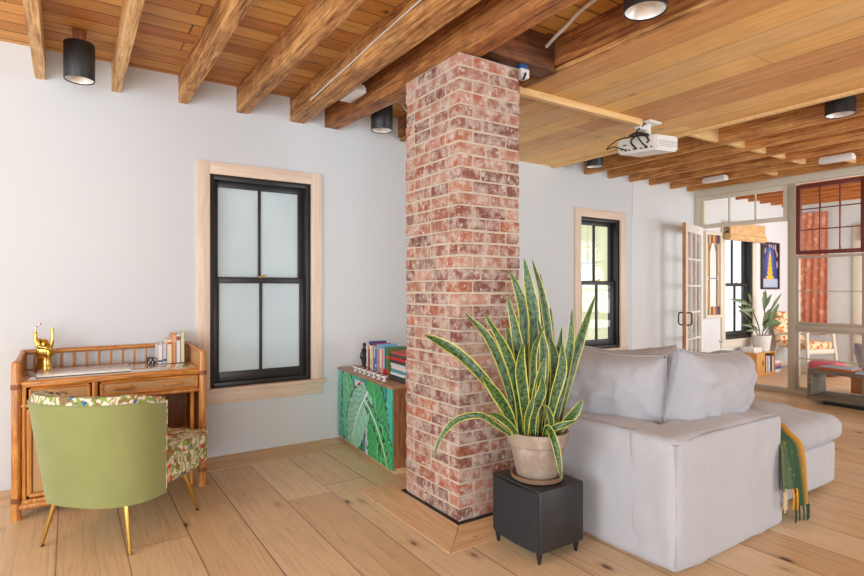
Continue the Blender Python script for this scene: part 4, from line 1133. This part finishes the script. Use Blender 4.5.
def place_pillow(label, w, h, t_, loc, rz, tilt, roll, seed, sag=.01, name='back_cushion', mat='cush', group='pale grey sofa cushions'):
    t0 = thing(name, label, 'cushion', loc, 0, group, world=False)
    t0.rotation_mode = 'XYZ'; t0.rotation_euler = (tilt, roll, rz)
    a = obj('cushion_body', pillow(B(), w, h, t_, seed=seed, sag=sag, wr=.014), M[mat], t0, ang=180)
    obj('piping', tube(B(), pillow_edge(w, h, seed=seed, sag=sag), .0055, 6), M['seam'] if mat == 'cush' else M[mat], a)
    return t0
# ---- cushions: (bottom-centre location, facing)
place_pillow('pale grey cushion leaning on the left side of the sofa, nearest the plant', .66, .48, .36, (2.63, 2.07, .49), -PI/2+.35, .20, .06, 1.)
place_pillow('pale grey cushion standing on the right side of the sofa corner', .80, .47, .36, (3.0, 1.79, .49), .02, .14, .07, 5.)
place_pillow('pale grey cushion lying behind the two front sofa cushions', 1.0, .42, .28, (3.34, 2.52, .46), -.40, -.12, 0, 9.)
# ---- ottoman
ot = thing('ottoman', 'pale grey slipcovered ottoman with a puffy top right of the sofa', 'ottoman', (3.76, 1.96, 0))
smooth_sofa(rbox(B(), 3.765, 2.02, .165, .90, .92, .27, .03, 16, .005, 4, 0, 7), 'base', par=ot)
def pcush(w, d, h, cx, cy, cz, seed):
    bm = B(); pillow(bm, w, d, h, 30, seed, .010, 0)
    for v in bm.verts: x_, y_, z_ = v.co; v.co = Vector((cx+x_, cy+(z_-d/2), cz+y_))
    return bm
smooth_sofa(rbox(B(), 3.775, 2.02, .385, .95, 1.0, .17, .075, 26, .016, 3.2, .055, 3), 'top_cushion', M['cush'], ot)

# ---- throw blanket draped over the ottoman front
th = thing('throw_blanket', 'green and mustard fringed throw draped between sofa and ottoman', 'blanket', (3.40, 1.6, .3))
path = [(3.40,2.20,.52), (3.40,1.95,.535), (3.39,1.75,.53), (3.38,1.60,.505), (3.37,1.485,.44), (3.365,1.462,.36), (3.365,1.455,.24), (3.365,1.45,.10)]
PS = spline(path, 6); bm = B(); uvl = bm.loops.layers.uv.new('UVMap'); rows = []
NW = 26
for i, p in enumerate(PS):
    t_ = i/(len(PS)-1); row = []
    wid = .15+.15*min(1, t_*1.5)
    for side in (0, 1):
        for k_ in (range(NW+1) if side == 0 else range(NW, -1, -1)):
            q = k_/NW
            fold = math.sin(q*PI*5+t_*2)*.012*(.6+t_)+.006*math.sin(q*23)
            xx = p.x-wid/2+wid*q+.02*math.sin(t_*5+q*3)
            off = Vector((0, -.75*fold-.012, 0)) if t_ > .5 else Vector((0, 0, fold*.8+.02))
            v = Vector((xx, p.y, p.z))+off
            if t_ > .5 and q < .45: v.z += 0
            if side: v += Vector((0, .004, -.004 if t_ <= .5 else 0))
            drop = (.10 if q < .45 else -.02)*max(0, t_-.7)/.3
            v.z += drop
            row.append(bm.verts.new(v))
    rows.append((row, t_))
NR = len(rows[0][0])
for (a, ta), (b, tb) in zip(rows, rows[1:]):
    for k_ in range(NR):
        k2 = (k_+1) % NR; f = bm.faces.new((a[k_], a[k2], b[k2], b[k_]))
        U = lambda kk: kk/NW if kk <= NW else (NR-1-kk)/NW
        for l, uvv in zip(f.loops, ((U(k_), ta), (U(k2), ta), (U(k2), tb), (U(k_), tb))): l[uvl].uv = uvv
bm.faces.new(rows[0][0]); bm.faces.new(rows[-1][0][::-1]); bmesh.ops.recalc_face_normals(bm, faces=bm.faces)
ends = [rows[-1][0][k_].co.copy() for k_ in range(NW+1)]
bd_ = obj('blanket_cloth', bm, M['throw'], th, ang=80)
for k_ in range(0, NW+1, 2):
    e_ = ends[k_]; m_ = 'fr_c' if k_ < 8 else ('fr_m' if k_ in (8, 10, 24) else 'fr_g')
    l_ = random.uniform(.085, .115)
    bm = B()
    for s_ in (-1, 0, 1):
        pts = [(e_.x+s_*.002, e_.y-.002, e_.z+.004), (e_.x+s_*.003+random.uniform(-.004,.004), e_.y-.006, e_.z-l_*.4), (e_.x+s_*.005+random.uniform(-.006,.006), e_.y-.004, e_.z-l_)]
        tube(bm, spline(pts, 3), [.0035]*3+[.003]*2+[.0025]*2, 5)
    lathe(bm, [(0,-.007), (.007,0), (0,.007)], (e_.x, e_.y-.004, e_.z-.006), 7)
    obj('tassel', bm, M[m_], bd_)

# ------------------------------------------------------------------ bench by the partition
bn = thing('low_bench', 'low grey weathered wooden open box bench in front of the glazed partition', 'bench', (7.17, 2.0, 0))
obj('top_board', box(B(), 6.98, 7.36, 1.25, 2.87, .345, .385, .003), M['greywood'], bn)
obj('bottom_board', box(B(), 6.98, 7.36, 1.25, 2.87, .05, .10, .003), M['greywood'], bn)
obj('end_board', box(B(), 6.98, 7.36, 2.83, 2.87, .10, .345, .002), M['greywood'], bn)
obj('end_board', box(B(), 6.98, 7.36, 1.25, 1.29, .10, .345, .002), M['greywood'], bn)
obj('plinth', box(B(), 7.05, 7.33, 1.35, 2.74, 0, .05), M['blackm'], bn, smooth=False)
def flatbook(x0, x1, y0, y1, z, h, rgb, edge, label):
    t_ = thing('book', label, 'book', ((x0+x1)/2, (y0+y1)/2, z), 0, None)
    obj('pages', box(B(), x0, x1, y0, y1, z, z+h-.004, .001), colm(edge), t_); obj('cover', box(B(), x0-.003, x1, y0-.003, y1+.003, z+h-.004, z+h, .001), colm(rgb), t_)
flatbook(7.02, 7.30, 2.46, 2.78, .385, .035, (170,190,206), (178,96,56), 'blue topped book with orange-brown edge lying on the grey bench')
flatbook(7.0, 7.25, 2.10, 2.42, .385, .02, (150,186,222), (220,224,228), 'light blue magazine lying on the bench at the picture edge')

# ------------------------------------------------------------------ far room
cr = thing('book_crate', 'small orange-brown crate shelf against the wall under the far window', 'shelf', (8.8, 4.25, 0))
CX0, CX1, CY0, CY1 = 8.42, 8.96, 4.12, 4.42
obj('closed_box', box(B(), CX0, 8.66, CY0, CY1, .02, .34, .004), plain('orange_plywood', (206,150,84), .5), cr)
obj('cut_handle', box(B(), 8.58, 8.61, CY0-.002, CY0+.002, .15, .22), M['blackm'], cr, smooth=False)
bm = B(); box(bm, 8.66, CX1, CY0, CY1, .325, .34); box(bm, 8.66, CX1, CY0, CY1, .02, .035); box(bm, CX1-.012, CX1, CY0, CY1, .035, .325); box(bm, 8.66, CX1-.012, CY1-.012, CY1, .035, .325); box(bm, CX0+.02, CX1-.02, CY0+.01, CY1, 0, .02)
obj('open_shelf', bm, plain('orange_plywood', (206,150,84)), cr, smooth=False)
x = 8.668
for w, h, rgb, lab in ((.05,.26,(60,50,52),'dark book at the left end of the crate shelf'), (.06,.25,(206,178,160),'beige book in the crate shelf'), (.05,.25,(126,160,168),'grey-blue book in the crate shelf'),
                  (.055,.24,(226,220,214),'white book in the crate shelf'), (.05,.25,(48,46,50),'black book right of the white one in the crate'), (.05,.255,(140,60,66),'wine red book in the crate shelf'), (.05,.23,(222,214,208),'off-white book at the right end of the crate shelf')):
    w *= .74; book(x, x+w-.001, CY0+.01, CY0+.19, .036, h, rgb, lab, 'books in the crate shelf', '-y'); x += w
z = 0
for h, rgb, lab in ((.05,(214,208,204),'white book at the bottom of the small floor stack by the crate'), (.045,(70,96,150),'blue book in the small floor stack by the crate'), (.04,(206,120,110),'coral book in the floor stack by the crate'), (.05,(226,222,220),'white book on top of the floor stack by the crate')):
    solo('book', box(B(), 9.06, 9.24, 4.16, 4.36, z, z+h-.001, .003), colm(rgb), lab, 'book', (9.15, 4.26, z), 'books stacked on the floor beside the crate'); z += h
solo('white_book', box(B(), 8.43, 8.66, 4.16, 4.38, .341, .375, .003), colm((226,222,216)), 'white book lying on the crate left of the plant pot', 'book', (8.56, 4.27, .341))
solo('white_book.001', box(B(), 8.44, 8.67, 4.17, 4.37, .3755, .41, .003), colm((234,230,226)), 'white book on top of another on the crate', 'book', (8.6, 4.27, .3755))
rp = thing('potted_rubber_plant', 'dark leaved rubber plant in a white pot on the crate', 'potted plant', (8.82, 4.25, .341))
obj('pot', lathe(B(), [(0,0), (.10,0), (.105,.01), (.135,.24), (.125,.24), (.12,.21), (0,.205)], (8.82, 4.25, .341), 28), M['whitep'], rp)
obj('soil', lathe(B(), [(0,.21), (.118,.207)], (8.82, 4.25, .341), 16), M['soil'], rp)
S3 = 8.53/551
def q3(x_, y_, f_=0.): return Vector((8.82, 4.25, 0))+CR*((x_-760)*S3)+CF*f_+Vector((0,0,1.3+(288-y_)*S3))
for pts in ([(759,338,0),(757,325,0),(752,312,.0),(748,300,0)], [(760,338,0),(763,322,0),(765,308,.05),(764,292,.05)], [(759,338,0),(748,322,-.02),(738,310,0)], [(761,338,0),(768,322,-.05),(772,312,-.05)]):
    obj('stem', tube(B(), spline([q3(*p_) for p_ in pts], 5), .008, 8), M['stem'], rp)
def rleaf(x0, y0, x1, y1, w, f_=0., tw=.4):
    a = q3(x0, y0, f_); b = q3(x1, y1, f_-.05); m_ = a.lerp(b, .5)+Vector((0,0,.02))
    ribbon([a, m_, b], w*.78, .25, M['rubber'], 'leaf', rp, .6, .35, tw)
for L_ in ((762,308,762,290,.10,.0), (764,310,770,294,.08,.05), (766,312,776,293,.06,-.05), (765,322,773,303,.10,-.06), (768,318,779,317,.06,0), 
           (752,306,729,299,.09,.04), (752,310,735,310,.10,-.04), (756,328,739,324,.08,0), (757,325,762,308,.13,-.12), (758,324,771,322,.17,-.16), (750,302,745,293,.06,0), (755,318,738,305,.10,.1), (760,330,765,318,.10,-.05), (757,330,741,330,.06,-.05)):
    rleaf(*L_)
# armchair with orange pattern
ac = thing('patterned_armchair', 'white wooden armchair with orange patterned cushions behind the glass', 'chair', (9.62, 3.99, 0), -.30, world=False)
for sx in (-1, 1):
    obj('leg', tube(B(), [(sx*.30, -.30, 0), (sx*.255, -.25, .62)], [.02, .024], 10), M['cream'], ac)
    obj('leg', tube(B(), [(sx*.27, .36, 0), (sx*.255, .24, .42)], [.018, .022], 10), M['cream'], ac)
    obj('armrest', tube(B(), spline([(sx*.255, -.27, .61), (sx*.265, 0, .60), (sx*.255, .28, .56)], 5), .02, 10), M['cream'], ac)
obj('seat_rail', box(B(), -.25, .25, -.28, -.24, .30, .37, .005), M['cream'], ac)
obj('seat_cushion', rbox(B(), 0, 0, .42, .50, .52, .12, .04, 8), M['orange'], ac)
bm = rbox(B(), 0, 0, 0, .52, .11, .52, .04, 8); bmesh.ops.rotate(bm, cent=(0,0,0), matrix=Matrix.Rotation(-.28, 3, 'X'), verts=bm.verts); bmesh.ops.translate(bm, vec=(0, .30, .66), verts=bm.verts)
obj('back_cushion', bm, M['orange'], ac)
solo('floor_pouf', rbox(B(), 9.40, 3.60, .12, .40, .40, .22, .10, 10, .01, 6), M['pink'], 'raspberry red round floor pouf behind the lower glass pane', 'pouf', (9.40, 3.60, 0), ang=80)
place_pillow('lilac-grey cushion on the wooden box behind the glass', .62, .42, .26, (8.1, 2.47, .262), -.5, -.5, 0, 12., name='floor_cushion', mat='purple', group=None)
bx = thing('wooden_box', 'brown wooden box on the floor behind the glass by the bench', 'box', (8.05, 2.5, 0))
obj('box_body', box(B(), 7.85, 8.25, 2.2, 2.76, .0, .215, .004), plain('brown_box_wood', (164,100,56), .5), bx); obj('lid', box(B(), 7.84, 8.26, 2.19, 2.77, .216, .255, .004), plain('brown_box_wood', (164,100,56)), bx)
# hanging rust textile
bm = B(); n = 40; fr = []; ztop, zb = 2.56, .56; ya, yb = 4.375, 3.915
for side in (0, 1):
    g = []
    for i in range(n+1):
        q = i/n; y = ya+(yb-ya)*q; r_ = []
        for j in range(25):
            v = j/24; zz = ztop-.02*abs(math.sin(q*PI*3))+(zb-ztop)*v
            r_.append(bm.verts.new((BX-.05+.022*math.sin(q*PI*9+v*2)*(.35+v*.65)-.004*side, y, zz)))
        g.append(r_)
    fr.append(g)
for s_ in (0, 1):
    for i in range(n):
        for j in range(24): bm.faces.new((fr[s_][i][j], fr[s_][i+1][j], fr[s_][i+1][j+1], fr[s_][i][j+1]))
for i in range(n):
    bm.faces.new((fr[0][i][0], fr[0][i+1][0], fr[1][i+1][0], fr[1][i][0])); bm.faces.new((fr[0][i][24], fr[0][i+1][24], fr[1][i+1][24], fr[1][i][24]))
for j in range(24):
    bm.faces.new((fr[0][0][j], fr[0][0][j+1], fr[1][0][j+1], fr[1][0][j])); bm.faces.new((fr[0][n][j], fr[0][n][j+1], fr[1][n][j+1], fr[1][n][j]))
bmesh.ops.recalc_face_normals(bm, faces=bm.faces)
solo('hanging_textile', bm, M['rust'], 'rust orange patterned cloth hanging on the far room end wall', 'textile', (BX-.05, 4.18, .56), ang=80)
# white door on the end wall
d2 = struct('door_2', box(B(), BX-.03, BX-.001, 2.8, 3.45, .0, 2.15, .004), M['white'])
bm = B()
for zc in ((.2, 1.0), (1.1, 2.0)): frame(bm, 2.9, 3.35, zc[0], zc[1], .02, BX-.04, BX-.029)
struct('door_moulding', bm, M['white'], d2)
struct('trim_20', box(B(), BX-.035, BX-.001, 3.47, 3.58, 0, 2.3, .004), M['cream'])
lamp = thing('wall_lamp', 'small orange wall lamp high on the far room end wall', 'lamp', (BX-.06, 3.36, 2.1), world=False)
obj('shade', lathe(B(), [(.07,.14), (.085,-.12), (.08,-.12), (.065,.135)], (0,0,.05), 20), M['bamboo_shade'], lamp)
obj('bracket', tube(B(), [(.058,0,.05), (0,0,.05)], .008, 8), M['brass'], lamp)
# picture
ar = thing('framed_picture', 'framed picture of a golden pointed figure on deep blue hanging on the wall', 'picture', (9.50, 4.44, 1.27))
AX0, AX1, AZ0, AZ1 = 9.22, 9.79, 1.28, 2.04
bm = B(); 
for a in ((AX0, AX0+.03, AZ0, AZ1), (AX1-.03, AX1, AZ0, AZ1), (AX0+.03, AX1-.03, AZ0, AZ0+.03), (AX0+.03, AX1-.03, AZ1-.03, AZ1)): box(bm, a[0], a[1], WY-.035, WY-.001, a[2], a[3], .003)
obj('frame', bm, plain('dark_wood_frame', (70,48,44), .5), ar)
bm = B(); clr = bm.loops.layers.float_color.new('col'); nu, nv = 40, 60
vv = [[bm.verts.new((AX0+.03+(AX1-AX0-.06)*i/nu, WY-.012, AZ0+.03+(AZ1-AZ0-.06)*j/nv)) for j in range(nv+1)] for i in range(nu+1)]
for i in range(nu):
    for j in range(nv):
        u_ = (i+.5)/nu*2-1; v_ = (j+.5)/nv
        c = lin(52,66,132)
        arch = (u_/.9)**2+((v_-.35)/.6)**2
        if arch > 1: c = lin(44,40,70) if noise.noise(Vector((u_*6, v_*8, 0))) < .1 else lin(200,170,150)
        gl = max(0, 1-abs(u_)/.55-(max(0, v_-.7))*2)
        c = tuple(a*(1-gl*.5)+b*gl*.5 for a, b in zip(c, lin(150,180,226)))
        if v_ < .2: c = lin(176,190,214)
        wd = .34*(1-max(0, v_-.18)/.68)**.8 if .18 < v_ < .86 else 0
        if v_ < .26 and v_ > .18: wd = .42
        if abs(u_) < wd*(1+.2*math.sin(v_*60)): c = lin(246,186,48)
        f = bm.faces.new((vv[i][j], vv[i+1][j], vv[i+1][j+1], vv[i][j+1]))
        for l in f.loops: l[clr] = tuple(c)+(1,)
obj('canvas', bm, M['art'], ar, smooth=False)
# bamboo roll shade
bs = thing('bamboo_roll_shade', 'rolled woven bamboo blind above the far window', 'window blind', (8.6, 4.38, 2.0))
bm = B(); box(bm, 8.10, 9.12, 4.33, 4.36, 2.02, 2.27, .008)
obj('slat_panel', bm, M['bamboo_shade'], bs)
obj('roll', tube(B(), [(8.08, 4.37, 2.06), (9.14, 4.37, 2.06)], .055, 16), M['bamboo_shade'], bs)
bm = B(); box(bm, 8.10, 8.16, 4.36, WY-.023, 2.22, 2.27); box(bm, 9.0, 9.06, 4.36, WY-.023, 2.22, 2.27); obj('bracket', bm, M['rattan_dk'], bs, smooth=False)
# stained glass panel on the wall
sg = thing('stained_glass_panel', 'cream framed stained glass window panel hung on the wall left of the far window', 'window panel', (7.86, 4.44, .82))
GX0, GX1, GZ0, GZ1 = 7.60, 8.03, .86, 2.12
bm = B()
for a in ((GX0, GX0+.045, GZ0, GZ1), (GX1-.045, GX1, GZ0, GZ1), (GX0+.045, GX1-.045, GZ0, GZ0+.05), (GX0+.045, GX1-.045, GZ1-.05, GZ1)): box(bm, a[0], a[1], WY-.045, WY-.002, a[2], a[3], .004)
obj('frame', bm, M['cream'], sg)
obj('white_pane', box(B(), GX0+.045, GX1-.045, WY-.02, WY-.012, GZ0+.05, GZ1-.05), colm((232,236,238), .1), sg, smooth=False)
ci = [(196,140,40), (70,50,90), (176,110,70), (206,160,60)]
x = GX0+.045; w = (GX1-GX0-.09)/6
for zz in (GZ0+.05, GZ1-.17):
    for k_ in range(6):
        obj('coloured_pane', box(B(), x+k_*w, x+(k_+1)*w-.004, WY-.028, WY-.021, zz, zz+.12), colm(((70,50,96), (206,170,110), (150,84,60), (206,170,110), (150,84,60), (70,50,96))[k_], .15), sg, smooth=False)
for k_ in range(2):
    xa = GX0+.075+k_*(GX1-GX0-.15-.03)
    for a, b in ((GZ0+.17, 1.42), (1.46, GZ1-.17)):
        obj('coloured_pane', box(B(), xa, xa+.03, WY-.028, WY-.021, a, b), colm((196,140,44), .15), sg, smooth=False)
bm = B(); tube(bm, [(GX0+.045, WY-.026, 1.44), (GX1-.045, WY-.026, 1.44)], .006, 6)
tube(bm, [(GX0+.12, WY-.026, GZ1-.17), (GX0+.12, WY-.026, GZ0+.17)], .006, 6); tube(bm, [(GX1-.12, WY-.026, GZ1-.17), (GX1-.12, WY-.026, GZ0+.17)], .006, 6)
tube(bm, [(GX0+.12, WY-.026, GZ1-.30), (GX0+.17, WY-.026, GZ1-.17)], .008, 6); tube(bm, [(GX1-.12, WY-.026, GZ1-.30), (GX1-.17, WY-.026, GZ1-.17)], .008, 6)
obj('lead_lines', bm, plain('dull_lead', (150,120,60), .4), sg)
# small fittings on the wall under the clear window
for x_, lab in ((5.86, 'small light switch plate low on the wall right of the clear window'), (6.33, 'small switch plate low on the wall above the sofa, right one')):
    t_ = thing('switch_plate', lab, 'switch', (x_, WY-.01, .52)); obj('plate', box(B(), x_-.035, x_+.035, WY-.008, WY-.0005, .44, .56, .002), M['whitep'], t_); obj('toggle', tube(B(), [(x_, WY-.008, .50), (x_, WY-.03, .53)], .008, 8), M['steel'], t_)
struct('trim_21', box(B(), 5.995, 6.005, WY-.006, WY, 2.2, CZ-.03), M['wall'], smooth=False)

# ------------------------------------------------------------------ camera
cam = bpy.data.cameras.new('camera'); cam.sensor_width = 36; cam.lens = 36*551/864; cam.clip_start = .05
co = bpy.data.objects.new('camera', cam); C.objects.link(co)
co.location = (0, 0, 1.3); co.rotation_euler = (PI/2, 0, math.radians(56.6-90)); sc.camera = co

# ------------------------------------------------------------------ light
w = bpy.data.worlds.new('sky'); sc.world = w; w.use_nodes = True
bg = w.node_tree.nodes['Background']; bg.inputs[0].default_value = (.86,.94,1,1); bg.inputs[1].default_value = 2.3
def area(name, loc, rot, sx, sy, en, col=(1,1,1)):
    l = bpy.data.lights.new(name, 'AREA'); l.shape = 'RECTANGLE'; l.size = sx; l.size_y = sy; l.energy = en; l.color = col
    o = bpy.data.objects.new(name, l); C.objects.link(o); o.location = loc; o.rotation_euler = rot; return o
area('window_light_left', (-3.1, 1.0, 1.5), (0, -PI/2-.22, 0), 1.7, 2.2, 165, (.90,.95,1))
area('window_light_far', (9.0, .7, 1.4), (PI/2+.2, 0, 0), 2.6, 2.0, 140, (.96,.98,1))  # added fill that brightens the far room; no real source behind it
area('window_light_back', (-.9, -3.1, 1.1), (PI/2+.62, 0, -.35), 3.4, 1.7, 250, (.91,.95,1))  # added fill, tilted up to brighten the ceiling; not a real window
area('window_light_side', (6.0, -3.1, 1.2), (PI/2+.55, 0, .0), 2.4, 1.7, 190, (.94,.97,1))  # added fill for the sitting area and its ceiling; no known window here
for o in list(bpy.data.objects):
    if '_loc' in o: del o['_loc']
